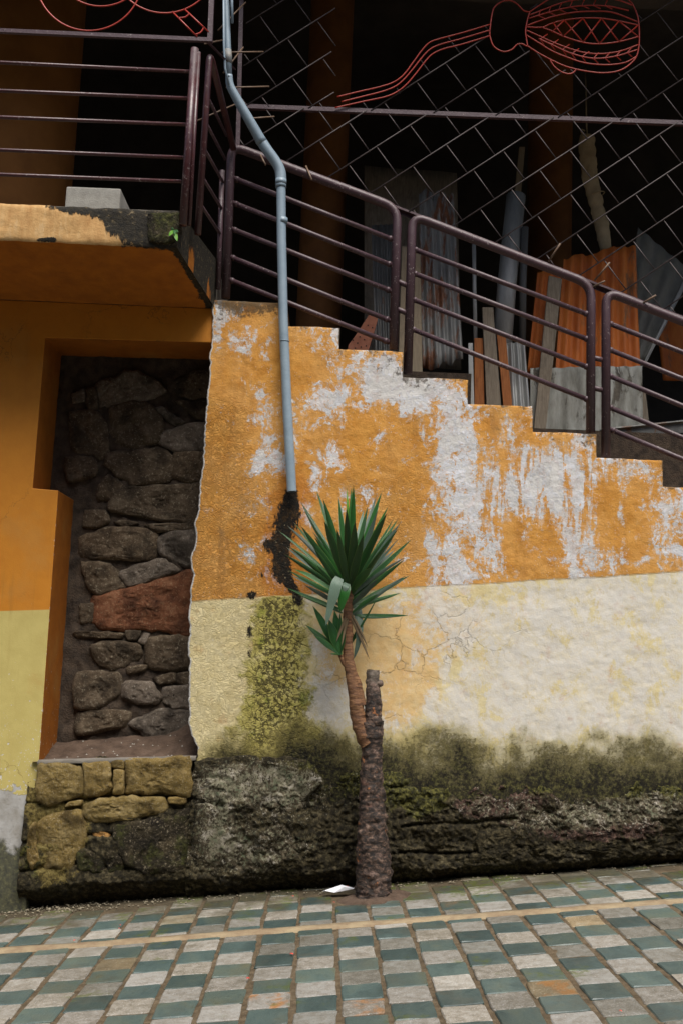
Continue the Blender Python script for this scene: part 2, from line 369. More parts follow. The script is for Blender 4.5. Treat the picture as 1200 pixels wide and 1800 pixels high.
def mat_housewall():
    n = N('painted_house_wall'); p = n.pos
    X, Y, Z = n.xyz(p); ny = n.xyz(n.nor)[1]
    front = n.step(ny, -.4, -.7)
    med = n.noise(p, 9, 6, .6)
    oc = n.mix(n.step(med, .3, .7), (.53, .205, .016), (.485, .18, .013))
    oc = n.mix(n.mul(n.step(n.noise(n.scalev(p, (1, 1, .12)), 5, 6, .6), .5, .8), .35), oc, (.40, .14, .012))
    z0 = float(at(40, 1073, 0)[2]); x0 = float(at(40, 1073, 0)[0])
    line = n.add(z0, n.mul(n.math('SUBTRACT', X, x0), .07))
    below = n.mul(n.step(n.math('SUBTRACT', Z, line), .002, -.002), front)
    cc = n.mix(n.step(med, .3, .7), (.53, .44, .15), (.475, .385, .125))
    c = n.mix(below, oc, cc)
    c = n.mix(n.mul(front, 0), c, c)
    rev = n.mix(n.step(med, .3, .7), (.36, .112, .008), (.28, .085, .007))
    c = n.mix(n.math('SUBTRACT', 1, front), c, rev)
    eX0, eZ0 = float(at(103, 862, 0)[0]), float(at(103, 862, 0)[2]); eX1, eZ1 = float(at(69, 1338, 0)[0]), float(at(69, 1338, 0)[2])
    dE = n.math('ABSOLUTE', n.math('SUBTRACT', X, n.math('MULTIPLY_ADD', Z, (eX1 - eX0) / (eZ1 - eZ0), eX0 - eZ0 * (eX1 - eX0) / (eZ1 - eZ0))))
    spk_ = n.mul(n.step(n.voro(p, 55), .20, .12), n.step(n.noise(p, 3, 5, .6), .44, .58))
    c = n.mix(n.mul(n.mul(spk_, n.step(Z, 1.25, .5)), front), c, (.60, .58, .52))
    arr = n.step(n.add(n.noise(p, 30, 8, .74), n.mul(n.step(dE, .016, .0), .10)), .66, .69)
    st_ = n.mul(n.step(n.noise(n.scalev(p, (1, 1, .07)), 9, 9, .70), .52, .70), n.step(n.noise(p, 1.8, 4, .6), .40, .62))
    c = n.mix(n.mul(st_, .42), c, (.25, .12, .02))
    c = n.mix(n.mul(n.step(n.noise(p, 2.2, 9, .7), .50, .66), .35), c, (.44, .22, .05))
    nvh = n.t.nodes.new('ShaderNodeVectorMath'); nvh.operation = 'MULTIPLY_ADD'
    n.put(nvh.inputs[0], n.noise(p, 4, 7, .65, 0, True)); nvh.inputs[1].default_value = (.3, .3, .3); n.put(nvh.inputs[2], p)
    hair = n.mul(n.step(n.voro(nvh.outputs[0], 1.6, 'DISTANCE_TO_EDGE'), .006, .001), n.step(n.noise(p, 1.1, 2, .5), .48, .58))
    c = n.mix(n.mul(hair, .6), c, (.12, .06, .015))
    c = n.mix(n.mul(n.mul(arr, n.step(Z, 2.6, 1.6)), n.step(Y, .022, .006)), c, (.55, .52, .46))
    # chips: more of them the nearer the ground
    low = n.step(Z, 1.15, .15)
    h = n.add(n.noise(p, 38, 6, .6), n.mul(low, .10))
    chip = n.mul(n.step(h, .665, .68), n.step(Z, 1.6, 1.0))
    c = n.mix(chip, c, (.60, .58, .52))
    low2 = n.step(Z, .72, .22)
    h2 = n.add(n.noise(p, 4.5, 9, .62, .3), n.mul(n.math('SUBTRACT', low2, .5), .55))
    bare = n.step(h2, .48, .50)
    pl = n.ramp(n.noise(p, 6, 9, .65), [(.3, (.24, .22, .18)), (.5, (.38, .37, .35)), (.7, (.52, .52, .51))])
    c = n.mix(bare, c, pl)
    low3 = n.step(Z, .42, -.02)
    g = n.step(n.add(n.noise(p, 8, 9, .68, .3), n.mul(n.math('SUBTRACT', low3, .5), .9)), .46, .66)
    c = n.mix(n.mul(g, .92), c, n.ramp(n.noise(p, 40, 6, .7), [(.35, (.012, .012, .007)), (.55, (.06, .06, .022)), (.72, (.19, .17, .07))]))
    # faint scuffs and a taped smudge
    sc = n.mul(n.step(n.noise(n.scalev(p, (.35, 1, 9)), 5, 5, .6), .66, .72), n.step(n.noise(p, 2.5, 3), .5, .6))
    c = n.mix(n.mul(sc, .25), c, (.30, .20, .05))
    hg = n.add(n.mul(n.noise(p, 130, 4, .6), .25), n.add(n.mul(n.noise(p, 12, 4), .5), n.mul(n.add(bare, chip), -.4)))
    return n.set(col=c, rough=.62, spec=.35, nor=n.bump(hg, .004, .8))

def mat_slab():
    n = N('stained_slab_edge'); p = n.pos; mould = n.attr('mould')
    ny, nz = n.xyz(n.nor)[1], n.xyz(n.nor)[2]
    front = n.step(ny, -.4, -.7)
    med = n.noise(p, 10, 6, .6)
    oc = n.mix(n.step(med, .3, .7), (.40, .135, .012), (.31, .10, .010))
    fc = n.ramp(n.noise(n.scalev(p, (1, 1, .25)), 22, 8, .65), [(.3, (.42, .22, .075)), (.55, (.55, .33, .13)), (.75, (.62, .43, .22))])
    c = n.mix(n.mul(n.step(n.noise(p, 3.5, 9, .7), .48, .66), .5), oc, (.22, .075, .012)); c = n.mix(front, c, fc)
    m = n.step(n.add(n.math('MULTIPLY_ADD', n.math('SUBTRACT', n.noise(n.scalev(p, (1, 1, .30)), 17, 11, .74, .3), .5), 2.2, .5), n.mul(n.math('SUBTRACT', mould, .5), 1.0)), .44, .62)
    mc = n.ramp(n.noise(p, 40, 7, .7), [(.35, (.010, .009, .007)), (.58, (.028, .022, .012)), (.70, (.20, .15, .08)), (.8, (.34, .30, .22))])
    c = n.mix(m, c, mc)
    hg = n.add(n.mul(n.noise(p, 100, 5, .6), .4), n.add(n.mul(n.noise(p, 18, 6, .6), .7), n.mul(n.mul(m, n.noise(p, 50, 5, .7)), 1.2)))
    return n.set(col=c, rough=.8, spec=.3, nor=n.bump(hg, .006, .9))

def mat_footing():
    n = N('mossy_rubble'); p = n.pos
    light, green, red, yel = n.attr('light'), n.attr('green'), n.attr('red'), n.attr('yellow')
    a = n.noise(p, 40, 10, .76, .3)
    lo = n.math('MULTIPLY_ADD', n.math('SUBTRACT', n.noise(p, 7, 9, .72, .5), .5), 1.6, .5)
    base = n.ramp(n.noise(p, 30, 9, .72), [(.34, (.007, .0055, .0035)), (.48, (.026, .021, .010)), (.58, (.075, .060, .030)), (.72, (.17, .14, .085))])
    gc = n.ramp(a, [(.38, (.007, .006, .003)), (.48, (.032, .031, .008)), (.56, (.095, .088, .020)), (.66, (.19, .17, .055)), (.8, (.32, .28, .15))])
    c = n.mix(n.step(n.add(lo, n.mul(n.math('SUBTRACT', green, .5), .9)), .46, .60), base, gc)
    rc = n.ramp(a, [(.40, (.008, .005, .004)), (.51, (.050, .028, .020)), (.60, (.14, .082, .060)), (.68, (.30, .22, .18)), (.8, (.5, .42, .37))])
    c = n.mix(n.step(n.add(lo, n.mul(n.math('SUBTRACT', red, .5), .9)), .48, .62), c, rc)
    yc = n.ramp(a, [(.36, (.02, .014, .006)), (.5, (.16, .12, .035)), (.72, (.33, .27, .11))])
    c = n.mix(n.step(n.add(lo, n.mul(n.math('SUBTRACT', yel, .5), .9)), .44, .60), c, yc)
    bl = n.ramp(n.noise(p, 22, 10, .74, .3), [(.36, (.010, .008, .005)), (.50, (.065, .050, .030)), (.62, (.15, .12, .08)), (.75, (.28, .24, .18))])
    c = n.mix(n.mul(n.step(n.add(lo, n.mul(n.math('SUBTRACT', light, .5), 1.0)), .55, .75), .75), c, bl)
    sp = n.step(n.add(n.add(n.noise(p, 62, 8, .74, .4), n.mul(n.math('SUBTRACT', lo, .5), .22)), n.mul(n.math('SUBTRACT', light, .5), .26)), .570, .625)
    spc = n.ramp(n.noise(p, 14, 6, .66), [(.35, (.10, .12, .07)), (.52, (.24, .22, .15)), (.66, (.46, .42, .35))])
    c = n.mix(n.mul(sp, .9), c, spc)
    hg = n.add(n.mul(a, 1.2), n.mul(n.noise(p, 90, 6, .7), .6))
    return n.set(col=c, rough=.9, spec=.25, nor=n.bump(hg, .014, 1))

def mat_stone(name, stops, spk, gs=38, moss=0, bumpd=.008):
    n = N(name); p = n.pos
    r = n.rand()
    sh = n.t.nodes.new('ShaderNodeVectorMath'); sh.operation = 'ADD'
    cb = n.t.nodes.new('ShaderNodeCombineXYZ'); n.put(cb.inputs[0], n.mul(r, 37)); n.put(cb.inputs[1], n.mul(r, 11)); 
    n.put(sh.inputs[0], p); n.put(sh.inputs[1], cb.outputs[0]); q = sh.outputs[0]
    c = n.ramp(n.noise(q, 9, 10, .68, .3), stops)
    c = n.mix(n.mul(n.step(n.noise(q, gs * 1.9, 7, .76), .54, .63), .8), c, spk)
    c = n.mix(n.mul(n.step(n.noise(q, 5, 7, .6), .48, .66), .7), c, tuple(x * .35 for x in stops[0][1]))
    c = n.mix(n.step(n.noise(q, gs, 5, .6), .66, .72), c, tuple(x * .3 for x in stops[0][1]))
    hv = n.mix(n.math('SUBTRACT', r, .0), (.85, .85, .85), (1.12, 1.08, 1.04))
    c = n.mix(1.0, c, hv, 'MULTIPLY')
    if moss:
        c = n.mix(n.mul(n.step(n.noise(p, 7, 9, .68), .52 - moss, .66 - moss), .8), c, n.ramp(n.noise(p, 40, 6, .7), [(.35, (.008, .008, .004)), (.55, (.05, .052, .012)), (.72, (.13, .13, .03))]))
    hg = n.add(n.add(n.mul(n.noise(q, 34, 9, .74), 1.3), n.mul(n.noise(q, 95, 5, .7), .7)), n.mul(n.noise(q, 9, 5, .6), 1.0))
    return n.set(col=c, rough=.9, spec=.25, nor=n.bump(hg, bumpd, 1))

def mat_tile(name, stops, sc, fleck=None, rough=.6, bumpd=.003, aniso=(1, 1, 1), rust=0):
    n = N(name); r = n.rand(); p = n.pos
    sh = n.t.nodes.new('ShaderNodeVectorMath'); sh.operation = 'ADD'
    cb = n.t.nodes.new('ShaderNodeCombineXYZ'); n.put(cb.inputs[0], n.mul(r, 53)); n.put(cb.inputs[1], n.mul(r, 29)); n.put(cb.inputs[2], n.mul(r, 7))
    n.put(sh.inputs[0], n.obj); n.put(sh.inputs[1], cb.outputs[0]); q = n.scalev(sh.outputs[0], aniso)
    c = n.ramp(n.add(n.noise(q, sc, 8, .6, .4), n.mul(n.math('SUBTRACT', r, .5), .28)), stops)
    if fleck: c = n.mix(n.mul(n.step(n.noise(q, 150, 4, .65), .54, .66), .75), c, fleck)
    c = n.mix(n.mul(n.step(n.noise(q, 60, 5, .7), .56, .68), .35), c, tuple(x * .45 for x in stops[0][1]))
    r2 = n.math('FRACT', n.mul(r, 17.31))
    if rust:
        rs = n.mul(n.step(n.noise(q, 9, 6, .6, .5), .48, .66), n.step(r2, 1 - rust, 1 - rust + .03))
        c = n.mix(n.mul(rs, .8), c, (.36, .15, .03))
    tone = n.ramp(n.math('FRACT', n.mul(r, 7.77)), [(0, (.66, .68, .66)), (.5, (.95, .95, .95)), (1, (1.22, 1.2, 1.16))])
    c = n.mix(1, c, tone, 'MULTIPLY')
    # street dirt, thicker towards the foot of the wall and where feet seldom go
    X, Y, Z = n.xyz(p)
    d = n.add(n.noise(p, 5, 8, .66, .2), n.mul(n.step(Y, -.75, .05), .34))
    c = n.mix(n.mul(n.step(d, .54, .80), .85), c, n.ramp(n.noise(p, 30, 5, .7), [(.3, (.040, .034, .018)), (.6, (.10, .082, .045)), (.8, (.085, .10, .022))]))
    mo = n.mul(n.step(n.add(n.noise(p, 3.1, 7, .62), n.mul(n.step(Y, -.9, -.2), .12)), .60, .68), n.step(n.noise(p, 26, 6, .7), .44, .56))
    c = n.mix(n.mul(mo, .65), c, (.085, .105, .012)); c = n.mix(n.mul(n.step(n.noise(p, 2.3, 9, .72), .50, .68), .38), c, (.10, .088, .06))
    hg = n.add(n.noise(q, sc * 2.2, 8, .66), n.mul(n.noise(q, 130, 4, .6), .35))
    return n.set(col=c, rough=n.add(rough, n.mul(n.math('SUBTRACT', n.noise(q, 20, 4), .5), .3)), spec=.5, nor=n.bump(hg, bumpd, 1))

def mat_mortar():
    n = N('dirty_mortar'); p = n.pos; Y = n.xyz(p)[1]
    c = n.ramp(n.noise(p, 24, 8, .7), [(.3, (.050, .036, .020)), (.5, (.11, .080, .046)), (.72, (.19, .145, .090))])
    d = n.add(n.noise(p, 6, 8, .66), n.mul(n.step(Y, -.5, .1), .3))
    c = n.mix(n.mul(n.step(d, .55, .78), .8), c, n.ramp(n.noise(p, 40, 6, .7), [(.3, (.020, .017, .010)), (.6, (.075, .06, .035)), (.8, (.10, .11, .03))]))
    return n.set(col=c, rough=.92, spec=.3, nor=n.bump(n.add(n.noise(p, 70, 7, .7), n.mul(n.noise(p, 300, 3), .4)), .006, 1))

def mat_metalpaint(name, c1, c2, chip, rough=.34):
    n = N(name); p = n.pos
    c = n.mix(n.step(n.noise(p, 14, 6, .6), .3, .7), c1, c2)
    ch = n.step(n.add(n.noise(p, 60, 6, .65), n.mul(n.noise(p, 4, 3), .25)), .755, .78)
    c = n.mix(ch, c, chip)
    du = n.mul(n.step(n.xyz(n.nor)[2], .15, .9), n.step(n.noise(p, 22, 6, .65), .36, .62))
    c = n.mix(n.mul(du, .55), c, (.17, .15, .15))
    return n.set(col=c, rough=n.add(rough, n.mul(n.noise(p, 30, 5), .25)), spec=.5, nor=n.bump(n.add(n.noise(p, 60, 5, .6), n.mul(ch, -.5)), .0018, .7))

def mat_sheet(name, base, rust_c, rust=.0, rough=.45, metal=.6, vert=.2):
    n = N(name); p = n.obj
    c = n.ramp(n.noise(n.scalev(p, (1, 1, vert)), 9, 8, .65), base)
    if rust_c:
        rr = n.add(n.noise(n.scalev(p, (1, 1, vert * 1.4)), 7, 9, .68, .3), rust)
        rm = n.step(rr, .52, .60)
        c = n.mix(rm, c, n.ramp(n.noise(p, 20, 7, .7), rust_c))
        mt = n.mul(n.math('SUBTRACT', 1, rm), metal)
    else: mt = metal
    return n.set(col=c, rough=rough, metal=mt, nor=n.bump(n.noise(p, 60, 6, .65), .002, .7))

def mat_wood(name, a, b, rough=.75):
    n = N(name); p = n.obj
    g = n.noise(n.scalev(p, (9, 9, .5)), 9, 8, .65, .5)
    c = n.ramp(g, [(.3, a), (.7, b)])
    c = n.mix(n.mul(n.step(n.noise(p, 9, 7, .65), .5, .75), .5), c, tuple(x * .5 for x in a))
    return n.set(col=c, rough=rough, spec=.3, nor=n.bump(g, .003, .8))

def mat_leaf(name, c1, c2, edge, rough=.36):
    n = N(name); a = n.attr('across'); l = n.attr('along'); p = n.obj
    st = n.noise(n.scalev(p, (1, 1, 1)), 40, 3)
    rv = n.t.nodes.new('ShaderNodeObjectInfo').outputs['Random']
    c = n.mix(rv, c1, c2)
    c = n.mix(n.mul(n.step(n.noise(p, 60, 6, .7), .56, .70), .35), c, tuple(x * 1.8 + .01 for x in c2))
    c = n.mix(n.mul(n.step(a, .80, .97), .7), c, edge)
    c = n.mix(n.mul(n.step(l, .93, 1.0), .7), c, (.12, .07, .025))
    return n.set(col=c, rough=rough, spec=.5, nor=n.bump(n.math('SINE', n.mul(a, 26)), .0008, .6))

def mat_trunk(young):
    n = N('young_stem_bark' if young else 'trunk_bark'); p = n.obj
    zs = n.scalev(p, (.6, .6, 3.2) if young else (1, 1, 1.7))
    a = n.noise(zs, 26 if young else 30, 9, .7, .4)
    st = [(.3, (.035, .016, .008)), (.5, (.17, .075, .030)), (.7, (.34, .18, .075))] if young else [(.34, (.006, .004, .003)), (.48, (.024, .015, .010)), (.56, (.085, .050, .033)), (.65, (.21, .135, .095)), (.78, (.38, .28, .21))]
    c = n.ramp(a, st)
    if not young:
        g = n.step(n.xyz(p)[2], 1.15, 1.3)
        c = n.mix(g, c, n.ramp(a, [(.3, (.06, .045, .032)), (.5, (.15, .12, .09)), (.7, (.27, .22, .17))]))
        c = n.mix(n.mul(n.step(n.noise(p, 13, 9, .74, .3), .52, .64), .75), c, n.ramp(a, [(.35, (.06, .035, .025)), (.55, (.20, .125, .095)), (.75, (.36, .27, .22))]))
        c = n.mix(n.mul(n.step(n.noise(p, 7, 8, .7), .54, .66), .7), c, (.012, .009, .006))
        c = n.mix(n.mul(n.step(n.noise(p, 15, 5, .6), .64, .69), .85), c, (.36, .13, .035))
        c = n.mix(n.mul(n.step(n.noise(p, 9, 6, .6), .62, .66), .5), c, (.16, .075, .05))
    return n.set(col=c, rough=.68, spec=.5, nor=n.bump(n.add(a, n.mul(n.noise(p, 80, 5, .7), .5)), .010, 1))

M = {}
M['stairwall'] = mat_stairwall(); M['house'] = mat_housewall(); M['slab'] = mat_slab(); M['footing'] = mat_footing()
M['st_yellow'] = mat_stone('yellow_sandstone', [(.28, (.085, .055, .016)), (.5, (.235, .165, .052)), (.74, (.38, .29, .13))], (.40, .34, .22), 52, .0, .014)
M['st_moss'] = mat_stone('blackened_stone', [(.3, (.008, .006, .004)), (.5, (.026, .020, .010)), (.74, (.10, .078, .042))], (.26, .22, .15), 34, .04, .014)
M['st_peb'] = mat_stone('ochre_pebble', [(.3, (.22, .11, .03)), (.5, (.38, .20, .06)), (.74, (.45, .28, .11))], (.5, .36, .2), 40)
M['st_dark'] = mat_stone('grey_brown_fieldstone', [(.28, (.034, .024, .014)), (.5, (.098, .071, .045)), (.74, (.19, .148, .10))], (.30, .26, .19), 30, 0, .010)
M['st_pale'] = mat_stone('pale_fieldstone', [(.28, (.06, .048, .036)), (.5, (.14, .115, .09)), (.74, (.25, .21, .17))], (.34, .31, .26), 30, 0, .008)
M['st_red'] = mat_stone('red_sandstone', [(.28, (.075, .028, .014)), (.5, (.165, .066, .032)), (.74, (.25, .125, .068))], (.30, .20, .12), 40, 0, .008)
M['slate'] = mat_tile('blue_green_slate', [(.28, (.044, .070, .068)), (.5, (.072, .108, .102)), (.66, (.095, .126, .106)), (.82, (.112, .118, .078))], 7, None, .40, .0040, (1, .45, 1), .04)
M['granite'] = mat_tile('pale_granite', [(.28, (.145, .130, .100)), (.5, (.235, .215, .18)), (.72, (.315, .305, .275))], 24, (.45, .44, .42), .66, .004, (1, 1, 1), .03)
M['ochre'] = mat_tile('ochre_stone', [(.28, (.17, .125, .065)), (.5, (.24, .18, .10)), (.72, (.30, .265, .19))], 14, (.5, .45, .36), .66, .004, (1, 1, 1), .3)
M['mortar'] = mat_mortar()
M['band'] = mat_simple('drain_band_concrete', (.21, .145, .085), (.33, .26, .155), 9, .88, .004)
M['rail'] = mat_metalpaint('purple_brown_gloss', (.054, .026, .032), (.070, .036, .042), (.26, .21, .20))
M['rail_red'] = mat_metalpaint('oxblood_gloss', (.050, .016, .018), (.075, .024, .024), (.22, .16, .15), .22)
M['pipe'] = mat_simple('blue_grey_plastic', (.20, .265, .315), (.25, .32, .37), 7, .42, .0008)
M['pipe_scuff'] = mat_simple('scuffed_collar', (.24, .21, .17), (.17, .19, .20), 20, .6, .001)
M['red'] = mat_simple('red_painted_wire', (.42, .030, .010), (.33, .020, .008), 20, .4, .001)
M['rod'] = mat_simple('brown_steel_rod', (.040, .030, .030), (.075, .055, .050), 30, .6, .001)
M['wire'] = mat_simple('rusty_rod_end', (.13, .075, .045), (.21, .14, .09), 30, .6, .001)
M['galv'] = mat_sheet('galvanised_sheet', [(.3, (.22, .225, .215)), (.55, (.34, .345, .33)), (.75, (.50, .50, .48))], None, 0, .45, .25)
M['galv_dark'] = mat_sheet('dull_galvanised_sheet', [(.3, (.075, .075, .07)), (.55, (.125, .125, .118)), (.75, (.19, .19, .18))], [(.3, (.08, .04, .02)), (.7, (.16, .08, .04))], -.04, .5, .3)
M['rustgalv'] = mat_sheet('rust_streaked_sheet', [(.3, (.15, .15, .14)), (.55, (.24, .24, .225)), (.75, (.36, .355, .335))], [(.3, (.08, .028, .012)), (.55, (.20, .075, .028)), (.8, (.30, .14, .07))], .04, .55, .15, .13)
M['orange_sheet'] = mat_sheet('rust_orange_sheet', [(.3, (.34, .075, .010)), (.52, (.52, .135, .014)), (.75, (.62, .21, .035))], [(.3, (.12, .045, .016)), (.7, (.34, .17, .07))], -.06, .68, 0, .2)
M['cement'] = mat_sheet('weathered_cement_sheet', [(.3, (.13, .125, .10)), (.5, (.28, .28, .245)), (.75, (.46, .47, .43))], [(.3, (.05, .045, .035)), (.7, (.14, .12, .09))], -.03, .85, 0, .3)
M['fibre'] = mat_sheet('grey_fibre_board', [(.3, (.10, .10, .085)), (.5, (.15, .15, .13)), (.75, (.22, .21, .19))], None, 0, .8, 0, .3)
M['wood_grey'] = mat_wood('weathered_timber', (.13, .105, .075), (.27, .225, .165))
M['wood_orange'] = mat_wood('red_timber', (.22, .068, .018), (.42, .155, .045))
M['wood_beige'] = mat_wood('pale_timber', (.22, .17, .11), (.34, .275, .185))
M['brick'] = mat_simple('red_clay', (.33, .13, .075), (.25, .09, .05), 14, .85, .002)
M['hole'] = mat_simple('dark_hole', (.012, .008, .006), (.02, .012, .01), 9, .9, .001)
M['canvas'] = mat_simple('dirty_canvas', (.42, .33, .20), (.30, .23, .13), 9, .9, .004)
M['column'] = mat_simple('orange_column_dim_paint', (.22, .085, .016), (.15, .056, .010), 5, .8, .002)  # darkened copy of the column paint, for the columns deep in shade
M['column_lit'] = mat_simple('orange_column_lit_paint', (.32, .125, .022), (.24, .09, .014), 4, .8, .002)  # lighter copy of the same paint, for the column that looks better lit
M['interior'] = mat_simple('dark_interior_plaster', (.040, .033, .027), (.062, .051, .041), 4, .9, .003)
M['block'] = mat_simple('grey_concrete_block', (.30, .285, .245), (.40, .38, .33), 16, .9, .003)
M['earth'] = mat_simple('brown_earth', (.060, .036, .022), (.115, .075, .050), 14, .95, .012, 0, 9)
M['concrete'] = mat_simple('dull_concrete', (.12, .105, .085), (.20, .18, .15), 7, .9, .005)
M['gravel'] = mat_simple('gravel_grit', (.10, .08, .05), (.30, .26, .18), 30, .9, .001)
M['paper'] = mat_simple('white_paper', (.74, .75, .80), (.82, .82, .85), 20, .7, .001)
M['petal'] = mat_simple('red_petal', (.50, .045, .035), (.62, .10, .06), 20, .6, .001)
M['leaf'] = mat_leaf('dark_green_leaf', (.011, .058, .011), (.026, .105, .022), (.12, .23, .05))
M['leaf_mid'] = mat_leaf('fresh_green_leaf', (.018, .10, .015), (.028, .135, .022), (.10, .22, .05))
M['leaf_new'] = mat_leaf('yellow_green_leaf', (.10, .30, .012), (.12, .33, .015), (.2, .4, .05))
M['leaf_grey'] = mat_leaf('dusty_leaf', (.12, .19, .135), (.17, .24, .18), (.2, .27, .2), .45)
M['leaf_under'] = mat_leaf('leaf_underside', (.050, .085, .060), (.085, .125, .092), (.10, .15, .10), .42)
M['leaf_dry'] = mat_leaf('dry_leaf', (.13, .085, .04), (.20, .14, .07), (.22, .16, .09), .7)
M['trunk'] = mat_trunk(False); M['stem'] = mat_trunk(True)
M['cut'] = mat_simple('cut_wood', (.13, .11, .09), (.20, .17, .13), 30, .9, .003)
M['blocker'] = mat_simple('dark_blocker', (.06, .055, .05), (.10, .09, .08), 2, .9, .004)
M['joint'] = mat_simple('earth_joint', (.026, .018, .012), (.080, .056, .037), 14, .95, .010, 0, 9)
M['street'] = mat_simple('street_surface', (.085, .075, .06), (.13, .115, .09), 6, .9, .004)

# ------------------------------------------------------------------ ground
def gz(x): return GRADE * x
# the street sheet far out, a step below the paved strip
st = MB(); st.add([(-150, -150, gz(-150) - .10), (150, -150, gz(150) - .10), (150, .6, gz(150) - .10), (-150, .6, gz(-150) - .10)], [(0, 1, 2, 3)])
tag(st.build('street', M['street']), kind='structure')
xs = np.linspace(-6.5, 8.0, 300); ys = np.concatenate([np.linspace(-6.2, -2.7, 20), np.linspace(-2.6, .42, 110)])
XX, YY = np.meshgrid(xs, ys)
ZZ = gz(XX) + (fbm(XX * 6, YY * 6, 0, 4, 3) - .5) * .012 + np.where(YY > -.05, (YY + .05) * .05 * fbm(XX * 9, YY * 9, 1, 3), 0)
pav = grid_mesh('pavement', np.stack([XX, YY, ZZ], -1), M['mortar']); tag(pav, kind='structure')

PX, PY = .1925, .196
def tile_mesh(kind, seed):
    r = random.Random(seed); wx, wy, t = .0860, .0955, .008
    j = lambda s: r.uniform(-s, s)
    c = [(-wx + j(.005), -wy + j(.004)), (wx + j(.005), -wy + j(.004)), (wx + j(.005), wy + j(.004)), (-wx + j(.005), wy + j(.004))]
    # chipped, uneven outline: two points along each side
    out = []
    for i in range(4):
        a, b = np.array(c[i]), np.array(c[(i + 1) % 4]); out.append(a * .96 + b * .04 + np.array([j(.002), j(.002)]))
        for f in (.35, .68): out.append(a + (b - a) * f + np.array([j(.0028), j(.0028)]))
        out.append(a * .04 + b * .96 + np.array([j(.002), j(.002)]))
    n = len(out); b = .0045
    tilt = (j(.012), j(.012))
    zf = lambda p: GRADE * p[0] + tilt[0] * p[0] + tilt[1] * p[1]
    top = [(p[0] * (1 - b / wx), p[1] * (1 - b / wy)) for p in out]
    v = [(p[0], p[1], zf(p) + t + j(.0012)) for p in top] + [(p[0], p[1], zf(p) + t - .004) for p in out] + [(p[0], p[1], zf(p) - .012) for p in out]
    v.append((0, 0, t + j(.002)))
    f = [(i, (i + 1) % n, 3 * n) for i in range(n)]
    f += [(n + i, n + (i + 1) % n, (i + 1) % n, i) for i in range(n)] + [(2 * n + i, 2 * n + (i + 1) % n, n + (i + 1) % n, n + i) for i in range(n)]
    me = bpy.data.meshes.new('paving_tile'); me.from_pydata(v, [], f); me.materials.append(M[kind]); me.update(); return me
TM = {k: [tile_mesh(k, 100 * q + s) for s in range(n)] for q, (k, n) in enumerate((('slate', 7), ('granite', 7), ('ochre', 3)))}
BAND0, BAND1 = -.985, -.880
rt = random.Random(5); far_tiles = MB()
cand = []
for i in range(-26, 34):
    for part, (lo, hi, ph) in enumerate(((-3.6, BAND0, .105), (BAND1, .06, .391))):
        phase = ph + (.112 if part == 0 else .105) * i
        k0 = int(math.floor((lo - phase) / .392)) - 1
        for k in range(k0, k0 + 14):
            for typ in (0, 1):
                y = phase + k * .392 + typ * PY
                y0, y1 = y - PY / 2, y + PY / 2
                a, b = max(y0, lo), min(y1, hi)
                if b - a < .035: continue
                x = .170 + PX * i - .012 * (y + 1.2)
                cand.append((x, (a + b) / 2, (b - a) / PY, typ))
vis = []
for c in cand:
    u, v = proj(np.array(c[0]), np.array(c[1]), np.array(gz(c[0])))
    vis.append(-25 < u < 1225 and v < 1825)
for (x, y, sc, typ), vs_ in zip(cand, vis):
    kind = 'slate' if typ else ('ochre' if rt.random() < .04 else 'granite')
    me = rt.choice(TM[kind])
    z = gz(x) + rt.uniform(-.0025, .002) - .002
    if y > -.42 and abs(x - .14) < .17: continue             # the open pit round the yucca
    if y > -.16 and (x < -.9 or rt.random() < .35): continue # lost under the dirt at the foot of the wall
    if vs_:
        o = bpy.data.objects.new('paving_tile', me); col.objects.link(o); o.parent = pav
        o.location = (x + rt.uniform(-.003, .003), y, z); o.scale = (1, sc, 1)
    else:
        a, b = .0835, .0952 * sc
        far_tiles.add([(x - a, y - b, gz(x - a) + .011), (x + a, y - b, gz(x + a) + .011), (x + a, y + b, gz(x + a) + .011), (x - a, y + b, gz(x - a) + .011),
                       (x - a, y - b, gz(x - a) - .01), (x + a, y - b, gz(x + a) - .01), (x + a, y + b, gz(x + a) - .01), (x - a, y + b, gz(x - a) - .01)],
                      [(0, 1, 2, 3), (4, 5, 1, 0), (5, 6, 2, 1), (6, 7, 3, 2), (7, 4, 0, 3)])
ft = far_tiles.build('outer_tiles', [M['slate'], M['granite']], pav); tag(ft, kind='stuff')
ft.data.polygons.foreach_set('material_index', [(i // 5) % 2 for i in range(len(ft.data.polygons))])
# the narrow concrete band that crosses the tiles
bx = np.linspace(-6, 7.6, 240); by = np.array([BAND0 + .004, BAND0 + .012, -.93, BAND1 - .012, BAND1 - .004]); BX, BY = np.meshgrid(bx, by)
BZ = gz(BX) + np.array([-.004, .010, .013, .010, -.004])[:, None] + (fbm(BX * 9, BY * 9, 0, 3, 8) - .5) * .008
BY = BY + (fbm(BX * 5, BY * 3, 2, 3, 9) - .5) * .014
o = grid_mesh('drain_band', np.stack([BX, BY, BZ], -1), M['band'], None, pav)

# unseen dark block added behind the camera, as houses opposite, to shut out low sky
fc = MB(); fc.box((-18, -16.5, -3), (18, -12.6, 10.5)); tag(fc.build('sky_blocker', M['blocker']), kind='structure')

